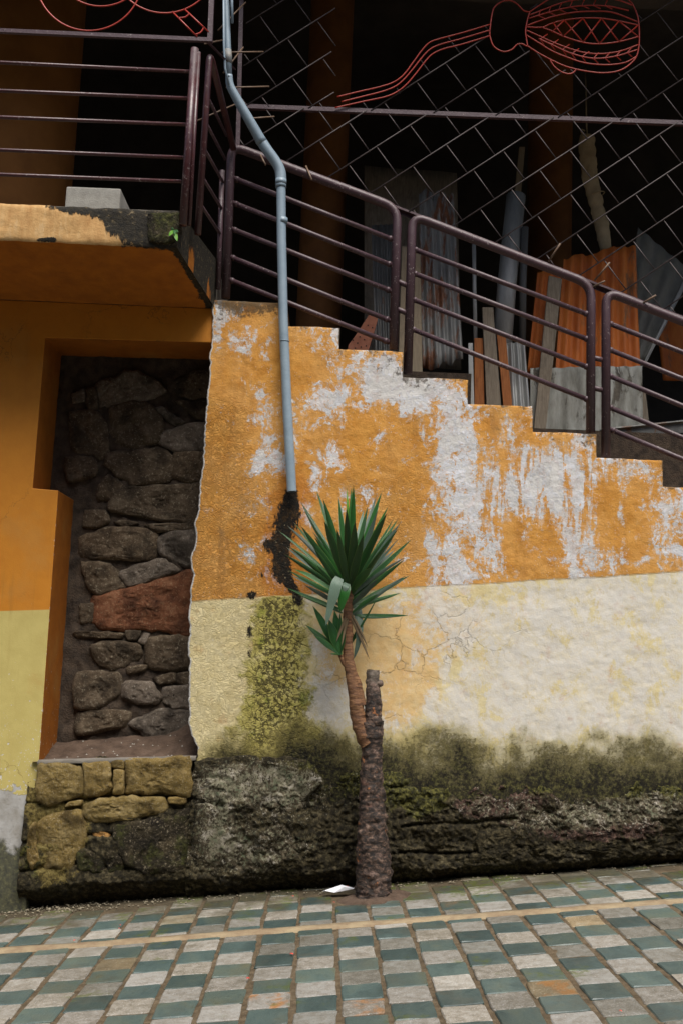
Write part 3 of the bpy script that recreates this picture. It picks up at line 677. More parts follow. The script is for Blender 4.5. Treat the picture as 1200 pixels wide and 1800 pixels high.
# ------------------------------------------------------------------ staircase with its peeling side wall
WY = -.03
TREADS = [(375, 505, 527), (505, 597, 572), (597, 709, 613), (709, 822, 662), (822, 936, 709), (936, 1048, 758), (1048, 1164, 804)]
segs = []
for x0, x1, yt in TREADS:
    p = at((x0 + x1) / 2, yt + ((x0 + x1) / 2 - x0) * .043, WY)
    segs.append([at(x0, yt, WY)[0], at(x1, yt + 4, WY)[0], p[2]])
for a, b in zip(segs, segs[1:]): b[0] = a[1]
tw, rs = .4085, .1715
for q in range(11):
    a = segs[-1]; segs.append([a[1], a[1] + tw, a[2] - rs])
ZB = -.55
DZ = .0095
LEFT = [(375, 500), (373, 600), (371, 640), (363, 720), (358, 800), (352, 870), (345, 930), (338, 1000), (334, 1100), (333, 1200), (332, 1270), (346, 1312), (348, 1420)]
LZ = np.array([at(x, y, WY)[2] for x, y in LEFT]); LX = np.array([at(x, y, WY)[0] for x, y in LEFT])
def left_edge(z):
    return np.interp(z, LZ[::-1], LX[::-1]) + (fbm(z * 9, 3.1, 0, 5, 21, .6) - .5) * .045 + (fbm(z * 60, 7.1, 0, 3, 22) - .5) * .010
VV, QQ, off = [], [], 0
TOPF = []
for si, (x0, x1, zt) in enumerate(segs):
    infra = x0 < 2.6
    dz = DZ if infra else .06; dx = .0095 if infra else .06
    rows = np.arange(ZB, zt - .012, dz)
    zz = np.concatenate([rows, [zt - .008, zt - .002, zt, zt, zt]]); yy = np.concatenate([np.zeros(len(rows)), [.001, .005, .014, .5, 1.12]])
    nx = max(6, int((x1 - x0) / dx)); uu = np.linspace(0, 1, nx)
    U, Zg = np.meshgrid(uu, zz); Yg = np.repeat(yy[:, None], nx, 1)
    if si == 0:
        L = left_edge(Zg); Xg = L + (x1 - L) * U
        # return of the broken left end
        add = [(L[:, :1] * 1, Yg[:, :1] + .02 * 0 + .004), ]
    else: Xg = x0 + (x1 - x0) * U
    fr = np.clip((zt - Zg) / .05, 0, 1) * (Yg < .02)
    wob = (fbm(Xg * 7, Zg * 7, 0, 4, 31) - .5) * .010 * np.clip(fr * 2, 0, 1) + (fbm(Xg * 40, Zg * 40, 0, 3, 32) - .5) * .004 * fr
    topw = (fbm(Xg * 16, Yg * 16, si, 3, 33) - .5) * .010 * (Zg > zt - .03)
    P = np.stack([Xg, WY + Yg + wob, Zg + topw], -1)
    P[..., 1] += .25 * sstep(.30, .22, P[..., 2] - gz(P[..., 0]))
    if si == 0:
        C = P[:, :1].copy(); C2 = C.copy(); C2[:, :, 1] = np.maximum(C[:, :, 1], WY) + .012; C2[:, :, 0] -= .004
        C3 = C.copy(); C3[:, :, 1] = 1.12; C3[:, :, 0] = np.minimum(C3[:, :, 0], C2[:, :, 0]); C3[:, :, 0] += (.10 * (C3[:, :, 2] < segs[0][2]))
        P = np.concatenate([C3, C2, P], 1)
    r, c = P.shape[:2]
    idx = np.arange(r * c).reshape(r, c) + off
    QQ.append(np.stack([idx[:-1, :-1], idx[:-1, 1:], idx[1:, 1:], idx[1:, :-1]], -1).reshape(-1, 4)); VV.append(P.reshape(-1, 3)); off += r * c
    # riser between this step and the next one down
    zn = segs[si + 1][2] if si + 1 < len(segs) else ZB
    ry = np.array([.014, .3, .7, 1.12]); rz = np.array([zn - .03, zn + .08, zt - .001])
    RY, RZ = np.meshgrid(ry, rz); RP = np.stack([np.full_like(RY, x1 - .0012), WY + RY, RZ], -1); r, c = RP.shape[:2]
    idx = np.arange(r * c).reshape(r, c) + off
    QQ.append(np.stack([idx[:-1, :-1], idx[:-1, 1:], idx[1:, 1:], idx[1:, :-1]], -1).reshape(-1, 4)); VV.append(RP.reshape(-1, 3)); off += r * c
V = np.concatenate(VV); Q = np.concatenate(QQ)
u, v = proj(V[:, 0], V[:, 1], V[:, 2])
nz = lambda f, s, o=4: fbm(V[:, 0] * f, V[:, 2] * f, 0.3, o, s)
# paint line: cream below, following the street's slope
lv = 1056 + (u - 335) * -.0585 + (nz(3, 41) - .5) * 6
cream = sstep(-1.5, 1.5, v - lv)
dtop = np.full(len(V), 1e3)
for x0, x1, zt in segs:
    m = (V[:, 0] >= x0 - .002) & (V[:, 0] <= x1 + .002) | ((x0 == segs[0][0]) & (V[:, 0] < x0))
    dtop = np.where(m, np.minimum(dtop, (zt - V[:, 2]) * 276), dtop)
peel_o = -.118 + .78 * blobs(u, v, [(478, 808, 42, 28, .15), (455, 830, 20, 14, .1), (398, 552, 24, 22, .22), (384, 590, 10, 45, .14), (575, 808, 28, 26, .20), (560, 850, 26, 20, .1), (630, 690, 70, 34, .09), (562, 705, 45, 35, .12),
    (680, 660, 50, 36, .30), (735, 690, 60, 34, .30), (600, 625, 20, 26, .2), (560, 600, 26, 16, .1), (790, 770, 40, 50, .22), (815, 880, 36, 90, .20), (770, 960, 30, 30, .16), (795, 1010, 45, 40, .22), (860, 960, 60, 50, .07), (910, 850, 90, 60, .20), (985, 830, 50, 60, .17), (1010, 970, 32, 90, .26),
    (1090, 815, 60, 34, .17), (1160, 880, 40, 30, .12), (1130, 970, 80, 50, .11), (1060, 920, 18, 90, .08), (960, 740, 60, 16, .12), (850, 730, 20, 16, .12), (1240, 940, 60, 90, .12), (700, 790, 40, 20, -.06), (690, 900, 50, 90, -.05), (1060, 900, 14, 120, -.14), (940, 985, 50, 40, -.08)]) - .10 * sstep(450, 400, u) * sstep(610, 680, v)
peel_c = -.07 + .085 * sstep(640, 1150, u) + .06 * sstep(1120, 1300, v) + blobs(u, v, [(770, 1080, 40, 70, .14), (880, 1190, 110, 70, .06), (1010, 1110, 90, 80, .06), (590, 1220, 40, 60, .13), (680, 1170, 60, 110, -.17), (610, 1110, 40, 60, -.10), (760, 1180, 30, 60, -.06)]) - .22 * sstep(560, 420, u)
peel = peel_o * (1 - cream) + peel_c * cream
streak = blobs(u, v, [(930, 850, 120, 70, 1), (1040, 900, 70, 90, .8), (840, 960, 60, 60, .3)]).clip(0, 1) * (1 - cream)
grime = (.58 * blobs(u, v, [(450, 540, 90, 22, .85), (400, 570, 30, 40, .5), (730, 655, 80, 18, .5), (655, 640, 30, 22, .55), (570, 640, 24, 40, .55), (560, 700, 30, 40, .3), (730, 710, 40, 60, .35), (1035, 775, 16, 26, .7), (990, 830, 40, 60, .3), (1000, 1050, 60, 100, .35), (1010, 1060, 30, 50, .25), (690, 1195, 30, 40, .28), (740, 820, 18, 80, .28), (680, 790, 10, 60, .25), (1150, 1100, 60, 90, .1), (1075, 960, 12, 60, .3), (770, 830, 8, 60, .3)]) + .40 * np.exp(-dtop / 12) + .16 * np.exp(-dtop / 60)).clip(0, 1)
tan = (blobs(u, v, [(690, 1180, 90, 110, .95), (600, 1090, 60, 60, .8), (760, 1080, 60, 60, .45), (860, 1100, 80, 60, .3), (590, 1180, 40, 60, .5)]) + .12 * sstep(600, 700, u)).clip(0, 1)
dd, tt = polydist(u, v, [(513, 866), (507, 905), (492, 955), (494, 1000), (512, 1032)])
hw = np.interp(tt, [0, .2, .5, .8, 1], [13, 25, 27, 20, 9])
stain = (np.exp(-(dd / hw) ** 2 * .8) * 1.0 + blobs(u, v, [(443, 1046, 11, 12, .9), (438, 1110, 9, 20, .85), (440, 1150, 10, 16, .6), (525, 1052, 12, 20, .8), (475, 960, 14, 10, .4), (460, 1010, 14, 10, .4)])).clip(0, 1)
wet = (np.exp(-(dd / 38) ** 2) * .9 + blobs(u, v, [(500, 1020, 34, 30, .5)])).clip(0, 1) * (1 - cream)
yc = np.interp(v, [1045, 1150, 1250, 1330], [492, 490, 488, 490]); yw = np.interp(v, [1045, 1150, 1250, 1330], [52, 58, 66, 92])
ymoss = (np.exp(-((u - yc) / yw) ** 2 * .9) * sstep(1036, 1060, v)).clip(0, 1) * cream
mline = np.interp(u, [335, 420, 480, 560, 600, 700, 800, 900, 1000, 1100, 1200], [1350, 1345, 1325, 1300, 1318, 1332, 1342, 1344, 1340, 1342, 1336])
moss = sstep(-105, 55, v - mline + (nz(5, 51, 5) - .5) * 110)
moss = np.maximum(moss, blobs(u, v, [(1050, 1295, 40, 22, .5), (980, 1310, 30, 20, .4), (770, 1310, 16, 30, .5), (575, 1310, 36, 40, .75), (900, 1330, 60, 20, .4)]))
wr = (1.0 * sstep(460, 400, u) * sstep(680, 760, v) + .5 * sstep(1000, 1060, v) * sstep(600, 400, u) + blobs(u, v, [(460, 960, 60, 120, .8), (700, 920, 60, 90, .5)]) + .06).clip(0, 1)
e = (v < 1318) * np.exp(-((V[:, 0] - left_edge(V[:, 2])) / .005).clip(0, 50)) * (V[:, 0] < segs[0][1] - .05)
stair = thing('staircase', 'concrete staircase with stepped top and peeling orange and cream side wall', 'staircase', (float(segs[3][0]), .5, gz(1)))
raw_mesh('side_wall', V, Q, M['stairwall'], dict(peel=peel, streak=streak, grime=grime, tan=tan, stain=stain, wet=wet, ymoss=ymoss, moss=moss, cream=cream, wrinkle=wr, edge=e), stair, True, stair.location)

# ------------------------------------------------------------------ mossy rubble footing under the wall
def ztop_line(x):
    u_, _ = proj(x, np.full_like(x, 0.), np.full_like(x, .5))
    vt = np.interp(u_, [40, 330, 345, 420, 520, 600, 700, 800, 900, 1050, 1200], [1340, 1340, 1330, 1328, 1322, 1330, 1345, 1362, 1368, 1366, 1362]) + (fbm(x * 4, 0, 0, 5, 61, .65) - .5) * 62
    # pixel row to height on the wall plane
    return CAM_H - (vt - 1158 - (u_ - 583) * -.0 + (583 - u_) * .0) / 276.1 - (u_ - 583) * 0.0 + (u_ - 583) * .04 / 276.1
def footing_grid(x0, x1, dx, nrow, amp, recess=0.0):
    x = np.arange(x0, x1, dx); t = np.linspace(0, 1, nrow)
    zt = ztop_line(x); zb = gz(x) - .05
    X, T = np.meshgrid(x, t); Z = zt[None] + (zb - zt)[None] * T
    prof = np.interp(T, [0, .06, .2, .5, .78, .86, .92, 1], [.022, .006, -.026, -.050, -.040, .02, .085, .10])
    n1 = fbm(X * 3.2, Z * 3.6, 0, 4, 71); n2 = fbm(X * 11, Z * 12, 0, 4, 72); n3 = np.abs(fbm(X * 22, Z * 24, 0, 5, 73, .6) - .5) * 2
    env = np.clip(T / .07, 0, 1)
    Yd = WY + prof + (-(n1 - .5) * .12 - (n2 - .5) * .075 + n3 * .045 - .016) * amp * env + recess
    # blocky courses: a few deep crevices
    wx = X + (n1 - .5) * .2; wz = Z + (fbm(X * 2, Z * 2, 1, 3, 75) - .5) * .12
    for zc, d in ((.60, .03), (.36, .035), (.20, .03)):
        Yd += d * np.exp(-((wz - zc - gz(X) * .8) / .010) ** 2) * env * (fbm(X * 1.7, zc, 0, 2, 78) > .45)
    Zw = Z + (fbm(X * 9, Z * 9, 5, 3, 74) - .5) * .02 * env
    return np.stack([X + (fbm(X * 9, Z * 9, 8, 3, 76) - .5) * .016 * env, Yd, Zw], -1)
foot = thing('stone_footing', 'rough stone base blackened and greened by moss along the foot of the wall', 'stone base', (.6, -.05, gz(.6)))
def foot_attrs(P):
    u, v = proj(P[..., 0], P[..., 1], P[..., 2])
    green = (blobs(u, v, [(600, 1370, 70, 36, .75), (740, 1400, 60, 50, .75), (690, 1350, 60, 30, .5), (480, 1350, 120, 26, .55), (470, 1500, 110, 40, .55), (900, 1380, 60, 30, .45), (1090, 1385, 90, 30, .55), (1160, 1430, 80, 40, .35), (60, 1500, 40, 60, .7), (860, 1362, 110, 26, .75), (1040, 1368, 140, 26, .7), (1220, 1372, 90, 30, .7), (690, 1372, 90, 34, .6)])).clip(0, 1)
    red = blobs(u, v, [(850, 1395, 60, 50, .95), (960, 1420, 90, 40, .55), (1050, 1470, 160, 22, .55), (1130, 1420, 80, 40, .5), (450, 1390, 60, 30, .45)]).clip(0, 1)
    light = (.12 + blobs(u, v, [(430, 1370, 120, 40, .9), (500, 1390, 70, 40, .6), (470, 1500, 120, 50, .8), (380, 1450, 50, 70, .6), (620, 1380, 60, 40, .35), (850, 1390, 60, 50, .55), (1150, 1415, 100, 36, .45), (1050, 1420, 160, 40, .30), (940, 1440, 100, 30, .25), (720, 1380, 50, 40, .35), (1000, 1440, 90, 30, .35), (1000, 1500, 60, 10, .5)])).clip(0, 1)
    yel = blobs(u, v, [(100, 1450, 60, 110, 1), (200, 1370, 120, 40, .95), (420, 1345, 60, 14, .5)]).clip(0, 1)
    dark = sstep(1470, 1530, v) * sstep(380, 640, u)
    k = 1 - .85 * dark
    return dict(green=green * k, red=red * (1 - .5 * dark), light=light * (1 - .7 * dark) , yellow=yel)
XL = float(at(338, 1400, 0)[0])
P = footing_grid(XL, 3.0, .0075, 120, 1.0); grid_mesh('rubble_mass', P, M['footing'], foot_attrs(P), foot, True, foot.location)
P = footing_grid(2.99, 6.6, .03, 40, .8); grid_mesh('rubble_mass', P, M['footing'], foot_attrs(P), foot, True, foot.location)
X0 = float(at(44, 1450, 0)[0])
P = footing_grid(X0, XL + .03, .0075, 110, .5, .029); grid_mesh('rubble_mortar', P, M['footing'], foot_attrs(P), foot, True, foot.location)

def stone_obj(outline, Y, bulge, mat, parent, name='stone', rough=.010, seed=0, grow=1.0, attr_fn=None):
    """a fieldstone from its outline on the wall face: a rough, flattish block with depth"""
    pts = [at(x, y, Y) for x, y in outline]
    P = np.array(smooth_path(pts, 6, True)); L_ = np.array([pts[q] * (1 - k / 6) + pts[(q + 1) % len(pts)] * (k / 6) for q in range(len(pts)) for k in range(6)])
    P = .5 * P + .5 * L_; c = P.mean(0); n = len(P)
    nr = int(np.clip((np.ptp(P[:, 0]) + np.ptp(P[:, 2])) / .034, 7, 24)); rings = [1, .985, .955] + list(np.linspace(.91, .05, nr))
    P = c + (P - c) * grow
    sz = min(1.0, (np.ptp(P[:, 0]) + np.ptp(P[:, 2])) / .45); rough = rough * (.35 + .65 * sz); bulge = bulge * (.5 + .5 * sz)
    jit = sz * (fbm(P[:, 0] * 26 + seed, P[:, 2] * 26, seed, 3, 97) - .5)[:, None] * .030
    P = P + (P - c) / (np.linalg.norm(P - c, axis=1, keepdims=True) + 1e-6) * jit
    size = np.ptp(P[:, 0]) + np.ptp(P[:, 2]); r_ = random.Random(seed)
    tx, tz = r_.uniform(-.10, .10), r_.uniform(-.12, .06)
    vs = []
    back = c + (P - c) * .95; back[:, 1] = Y + .10
    vs.extend(back)
    for k in rings:
        R = c + (P - c) * k
        R[:, 1] = Y - bulge * (1 - k ** 7) ** .6
        vs.extend(R)
    vs.append(c + np.array([0, -bulge, 0]))
    vs = np.array(vs)
    q = vs + seed * .37
    d = fbm(q[:, 0] * 9, q[:, 1] * 9, q[:, 2] * 9, 4, 81 + seed) - .5
    d2 = np.abs(fbm(q[:, 0] * 24, q[:, 1] * 24, q[:, 2] * 24, 4, 91 + seed, .62) - .5)
    fac = np.maximum(vnoise(q[:, 0] * 7, 0, q[:, 2] * 7, seed) - .55, 0)
    w_ = np.ones(len(vs)); w_[:n] = 0
    vs[:, 1] += (d * rough * 3.6 + d2 * rough * 2.0 + fac * rough * 3 + (fbm(q[:, 0] * 60, q[:, 1] * 60, q[:, 2] * 60, 3, 99) - .5) * rough * 1.3 + (vs[:, 0] - c[0]) * tx + (vs[:, 2] - c[2]) * tz) * w_
    vs[:, 0] += (fbm(vs[:, 2] * 30, vs[:, 0] * 30, seed, 3, 95) - .5) * rough * 1.6; vs[:, 2] += (fbm(vs[:, 0] * 30, vs[:, 2] * 30, seed, 3, 96) - .5) * rough * 1.6
    m = len(rings) + 1; fs = []
    for r in range(m - 1):
        for k in range(n): fs.append((r * n + k, r * n + (k + 1) % n, (r + 1) * n + (k + 1) % n, (r + 1) * n + k))
    fs += [((m - 1) * n + k, (m - 1) * n + (k + 1) % n, m * n) for k in range(n)]
    b = MB(); b.add(vs, fs, True)
    ob = b.build(name, mat, parent, origin=c)
    if attr_fn:
        for k_, a_ in attr_fn(vs).items():
            ob.data.attributes.new(k_, 'FLOAT', 'POINT').data.foreach_set('value', np.asarray(a_, np.float32))
    bm = bmesh.new(); bm.from_mesh(ob.data); bmesh.ops.recalc_face_normals(bm, faces=bm.faces); bm.to_mesh(ob.data); bm.free()
    return ob
def crop(pts, s, ox, oy): return [(ox + x / s, oy + y / s) for x, y in pts]
FS = [('st_yellow', [(210, 125), (280, 116), (345, 118), (430, 135), (440, 210), (440, 290), (350, 325), (260, 350), (200, 320), (196, 220)]),
      ('st_yellow', [(442, 130), (510, 117), (575, 115), (588, 190), (585, 270), (520, 300), (445, 290)]),
      ('st_yellow', [(600, 162), (655, 165), (655, 225), (655, 285), (600, 285), (602, 220)]),
      ('st_yellow', [(582, 112), (655, 106), (656, 155), (592, 146)]),
      ('st_yellow', [(665, 105), (830, 96), (1000, 90), (1010, 190), (1005, 300), (880, 290), (760, 290), (668, 285), (664, 190)]),
      ('st_yellow', [(350, 335), (400, 322), (435, 320), (425, 345), (350, 355)]),
      ('st_yellow', [(448, 345), (520, 315), (600, 300), (740, 302), (866, 305), (868, 390), (760, 410), (640, 432), (490, 445), (440, 395)]),
      ('st_yellow', [(250, 400), (340, 375), (425, 370), (460, 450), (450, 560), (400, 620), (385, 690), (300, 690), (235, 680), (195, 560), (200, 450)]),
      ('st_peb', [(485, 480), (540, 465), (578, 500), (575, 545), (530, 545), (500, 520)]),
      ('st_yellow', [(890, 302), (985, 307), (980, 340), (890, 337)]),
      ('st_moss', [(405, 580), (470, 570), (545, 620), (550, 700), (480, 700), (415, 690)]),
      ('st_moss', [(562, 600), (610, 572), (660, 660), (650, 690), (568, 708)]),
      ('st_moss', [(595, 460), (720, 430), (860, 402), (1000, 360), (1012, 460), (1010, 560), (990, 680), (880, 695), (760, 700), (665, 640), (620, 560)]),
      ('st_yellow', [(150, 480), (190, 430), (196, 560), (215, 640), (165, 690), (140, 600)])]
for i, (mk, pl) in enumerate(FS):
    stone_obj(crop(pl, 3, 0, 1300), -.045, .030, M[mk], foot, 'stone', .012, 7 * i, 1.03)
RS = [[(345, 1340), (395, 1330), (455, 1332), (460, 1380), (440, 1425), (380, 1420), (346, 1400)], [(462, 1332), (540, 1336), (565, 1375), (520, 1418), (465, 1422), (450, 1385)],
      [(346, 1412), (420, 1430), (470, 1448), (462, 1500), (400, 1532), (346, 1520)], [(482, 1450), (560, 1436), (602, 1470), (590, 1525), (500, 1535), (468, 1505)],
      [(1000, 1466), (1120, 1456), (1260, 1452), (1262, 1486), (1100, 1498), (1004, 1496)], [(840, 1462), (960, 1450), (982, 1494), (852, 1510)]]
for i, pl in enumerate(RS):
    stone_obj(pl, -.066, .020, M['footing'], foot, 'stone', .018, 11 * i + 40, 1.02, foot_attrs)
# pale skim along the top of the stones, the niche's sill
sk = MB(); a = at(66, 1337, -.06); b = at(345, 1330, -.06)
n_ = 40
vs = []
for k in range(n_):
    t = k / (n_ - 1); p = a + (b - a) * t; j = (fbm(np.array([t * 14.]), 1, 1, 3, 5)[0] - .5) * .022
    vs += [(p[0], -.052 + j, p[2] - .022 - abs(j)), (p[0], -.058 + j, p[2] - .006), (p[0], -.035, p[2] + .004 + j * .4), (p[0], .06, p[2] - .004)]
sk.add(vs, [(4 * k + r, 4 * k + 4 + r, 4 * k + 5 + r, 4 * k + 1 + r) for k in range(n_ - 1) for r in range(3)], True)
sk.build('mortar_sill', M['concrete'], foot)

# grit swept against the foot of the wall
gr = MB(); rg = random.Random(3)
for k in range(900):
    x = rg.uniform(-2.6, 3.2) if rg.random() < .55 else rg.gauss(-1.75, .4); y = rg.gauss(-.03, .07); s = rg.uniform(.0025, .009)
    if x > -1.0 and rg.random() < .3: y = rg.uniform(-.12, .06)
    z = gz(x) + s * .6 + .004; q = [(x + rg.uniform(-s, s) * .3 + a * s, y + b * s, z + c * s * .7) for a, b, c in ((1, 0, 0), (-1, 0, 0), (0, 1, 0), (0, -1, 0), (0, 0, 1), (0, 0, -1))]
    gr.add(q, [(0, 2, 4), (2, 1, 4), (1, 3, 4), (3, 0, 4), (2, 0, 5), (1, 2, 5), (3, 1, 5), (0, 3, 5)])
tag(gr.build('gravel', M['gravel']), kind='stuff')

# ------------------------------------------------------------------ house wall with the niche
def wall_poly(pts, y0, y1): 
    b = MB(); b.prism(pts, (0, y1 - y0, 0)); return b
hw_pts = [(-6, 0, -.95)] + [tuple(at(x, y, 0)) for x, y in ((45, 1660), (47, 1550), (58, 1420), (69, 1338), (103, 862), (58, 858), (80, 594), (368, 602))]
zr = at(372, 541, 0)
hw_pts += [(hw_pts[-1][0] + .02, 0, hw_pts[-1][2])]
hw_pts[-1] = (hw_pts[-1][0] + .03, 0, hw_pts[-1][2])
ztop_h = at(100, 531, 0)[2]
hw_pts += [(hw_pts[-1][0], 0, ztop_h), (-6, 0, ztop_h)]
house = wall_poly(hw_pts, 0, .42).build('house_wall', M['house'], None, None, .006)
tag(house, 'orange and cream painted house wall around a deep doorway-like niche', 'wall')
# rubble wall that closes the niche
NY = .40
rub = thing('rubble_wall', 'dark fieldstone rubble wall blocking the back of the niche', 'stone wall', (float(at(230, 1300, NY)[0]), NY, float(at(230, 1320, NY)[2])))
p0 = at(40, 1400, NY + .05); p1 = at(420, 560, NY + .05)
xs = np.linspace(p0[0] - .1, p1[0] + .15, 110); zs = np.linspace(p0[2] - .2, p1[2] + .1, 170); XX, ZZ = np.meshgrid(xs, zs)
YY = NY + .004 + (fbm(XX * 12, ZZ * 12, 0, 5, 111) - .5) * .05 + (np.abs(fbm(XX * 34, ZZ * 34, 0, 3, 112) - .5)) * .03
grid_mesh('mortar', np.stack([XX, YY, ZZ], -1), M['joint'], None, rub, True, rub.location)
K6 = [('st_pale', [(390, 330), (480, 300), (570, 258), (700, 290), (800, 380), (690, 435), (520, 470), (420, 480), (390, 400)]),
 ('st_dark', [(880, 310), (1000, 255), (1110, 250), (1130, 400), (980, 425), (900, 410)]),
 ('st_dark', [(480, 490), (620, 450), (730, 480), (800, 580), (760, 690), (620, 725), (540, 720), (465, 640)]),
 ('st_pale', [(760, 490), (800, 480), (900, 545), (945, 580), (880, 595), (800, 545)]),
 ('st_dark', [(890, 440), (1000, 440), (1110, 430), (1110, 560), (1000, 540)]),
 ('st_pale', [(780, 640), (960, 585), (1100, 590), (1100, 745), (900, 750), (770, 700)]),
 ('st_dark', [(230, 520), (330, 500), (400, 520), (455, 620), (460, 740), (400, 785), (240, 740)]),
 ('st_pale', [(240, 400), (310, 370), (315, 440), (240, 460)]),
 ('st_dark', [(325, 380), (385, 360), (400, 480), (340, 510)]),
 ('st_dark', [(470, 760), (640, 745), (750, 730), (870, 800), (840, 930), (620, 960), (520, 900), (450, 830)]),
 ('st_dark', [(880, 770), (1090, 760), (1090, 940), (960, 940), (855, 900)]),
 ('st_dark', [(400, 970), (460, 905), (550, 960), (500, 1050), (400, 1050)]),
 ('st_dark', [(540, 985), (800, 965), (1070, 955), (1050, 1190), (820, 1185), (560, 1140), (480, 1110)]),
 ('st_dark', [(320, 1120), (440, 1120), (465, 1190), (400, 1225), (310, 1220)]),
 ('st_dark', [(200, 790), (380, 800), (380, 900), (210, 950)]),
 ('st_dark', [(500, 1190), (600, 1180), (650, 1205), (560, 1225)]),
 ('st_dark', [(700, 1210), (900, 1198), (1010, 1195), (1010, 1245), (780, 1255)]),
 ('st_dark', [(300, 1290), (480, 1232), (740, 1245), (722, 1420), (500, 1422), (300, 1422)]),
 ('st_pale', [(765, 1300), (830, 1262), (1020, 1245), (1020, 1480), (880, 1445), (790, 1390)])]
K7 = [('st_dark', [(300, 140), (470, 150), (560, 290), (400, 345), (330, 280)]),
 ('st_pale', [(525, 200), (720, 122), (790, 115), (900, 188), (760, 235), (590, 285), (550, 245)]),
 ('st_red', [(392, 350), (550, 310), (700, 272), (850, 225), (1010, 185), (1010, 380), (1005, 560), (880, 590), (800, 552), (560, 552), (430, 538), (388, 480)]),
 ('st_dark', [(290, 400), (370, 400), (365, 500), (290, 510)]), ('st_dark', [(570, 558), (660, 563), (640, 620), (580, 615)]),
 ('st_pale', [(650, 632), (682, 575), (718, 578), (690, 648)]),
 ('st_dark', [(360, 660), (450, 632), (540, 625), (655, 655), (648, 740), (520, 805), (410, 770)]),
 ('st_dark', [(720, 605), (970, 605), (985, 700), (980, 798), (760, 798), (692, 758)]),
 ('st_dark', [(740, 850), (870, 822), (880, 880), (780, 893)]), ('st_dark', [(887, 827), (985, 812), (985, 888), (887, 885)]),
 ('st_dark', [(270, 830), (400, 815), (520, 825), (540, 950), (400, 1035), (260, 1030)]),
 ('st_pale', [(580, 872), (720, 882), (795, 960), (780, 1000), (660, 1018), (552, 960)]),
 ('st_pale', [(803, 912), (970, 902), (985, 1040), (860, 1035), (803, 1000)]),
 ('st_pale', [(590, 1130), (780, 1045), (980, 1060), (980, 1160), (800, 1230), (740, 1230), (650, 1180)]),
 ('st_dark', [(580, 785), (700, 772), (680, 810), (590, 830)]), ('st_dark', [(270, 562), (540, 572), (530, 610), (280, 600)]),
 ('st_dark', [(280, 1060), (440, 1050), (600, 1065), (560, 1150), (280, 1200)])]
for i, (mk, pl) in enumerate(K6):
    stone_obj(crop(pl, 3.529, 60, 580), NY, .034, M[mk], rub, 'stone', .013, 3 * i + 200, 1.10)
for i, (mk, pl) in enumerate(K7):
    o = stone_obj(crop(pl, 3.529, 60, 950), NY, .036, M[mk], rub, 'stone', .013, 3 * i + 300, 1.10)
    if mk == 'st_red': o['label'] = 'large red-brown slab among the grey stones'
# stones hidden behind the reveals are left out; the earth floor of the niche
a, b = at(55, 1345, -.03), at(372, 1330, -.03)
xs = np.linspace(a[0], b[0], 90); ys = np.linspace(-.03, .46, 60); XX, YY = np.meshgrid(xs, ys)
zf = np.interp(xs, [a[0], b[0]], [at(66, 1338, -.03)[2] - .006, at(340, 1331, -.03)[2] - .006])
uu_ = (XX - a[0]) / (b[0] - a[0])
ZZ = zf[None] + .16 * sstep(.02, .47, YY) * (.55 + .45 * uu_) + .10 * np.exp(-((uu_ - .93) / .16) ** 2) * sstep(.0, .35, YY) + (fbm(XX * 14, YY * 14, 0, 5, 121) - .5) * .035 * sstep(-.03, .05, YY)
tag(grid_mesh('earth', np.stack([XX, YY, ZZ], -1), M['earth']), kind='structure')
eg = MB()
for k in range(60):
    i_, j_ = rg.randrange(60), rg.randrange(90); x, y, z = XX[i_, j_], YY[i_, j_], ZZ[i_, j_]; s = rg.uniform(.003, .008)
    if y > .36: continue
    eg.add([(x + s, y, z), (x - s, y, z), (x, y + s, z), (x, y - s, z), (x, y, z + s), (x, y, z - s)], [(0, 2, 4), (2, 1, 4), (1, 3, 4), (3, 0, 4)])
tag(eg.build('pebbles', M['block']), kind='stuff')

# ------------------------------------------------------------------ balcony slab over the niche
SY = -.79
zt = at(160, 363.5, SY)[2]; zb = at(150, 428, SY)[2]
xr = at(312, 430, SY)[0]; xb = at(376, 541, 0)[0]
zsof = ztop_h
def slab_grid():
    # front face fine grid, then separate soffit, top and side
    xs = np.linspace(-3.4, xr, 230); zs = np.linspace(0, 1, 40)
    X, T = np.meshgrid(xs, zs)
    Z = zb + (zt - zb) * T
    Y = SY + (fbm(X * 10, Z * 10, 0, 4, 131) - .5) * .012 + .012 * (np.abs(T - .5) * 2) ** 8
    Z = Z + (fbm(X * 14, 0, T * 2, 3, 132) - .5) * .012
    return np.stack([X, Y, Z], -1)
slab = thing('balcony_slab', 'thick balcony slab with black mould running down its orange edge', 'balcony slab', (xr - .5, SY + .3, zb))
P = slab_grid(); u, v = proj(P[..., 0], P[..., 1], P[..., 2])
topd = (v - (357 + u * .042)) / 65.0
mould = (1.3 * sstep(60, 130, u) * np.exp(-(topd / np.interp(u, [0, 60, 120, 180, 230, 320], [.02, .06, .22, .30, .95, 1.4])) ** 2) + blobs(u, v, [(82, 421, 24, 6, .9), (195, 395, 12, 30, .5), (265, 395, 46, 40, .75)])).clip(0, 1)
mould = np.where(u < 55, .02, mould)
grid_mesh('slab_edge', P, M['slab'], dict(mould=mould), slab, True, slab.location)
xb2 = float(xb)
def flat_patch(name, quad, attr_fn, n=40):
    q = [np.array(p, float) for p in quad]; s, t = np.meshgrid(np.linspace(0, 1, n), np.linspace(0, 1, n))
    P = ((1 - s) * (1 - t))[..., None] * q[0] + (s * (1 - t))[..., None] * q[1] + (s * t)[..., None] * q[2] + ((1 - s) * t)[..., None] * q[3]
    P[..., 2] += (fbm(P[..., 0] * 6, P[..., 1] * 6, P[..., 2] * 6, 3, 141) - .5) * .006
    return grid_mesh(name, P, M['slab'], dict(mould=attr_fn(s, t)), slab, True, slab.location)
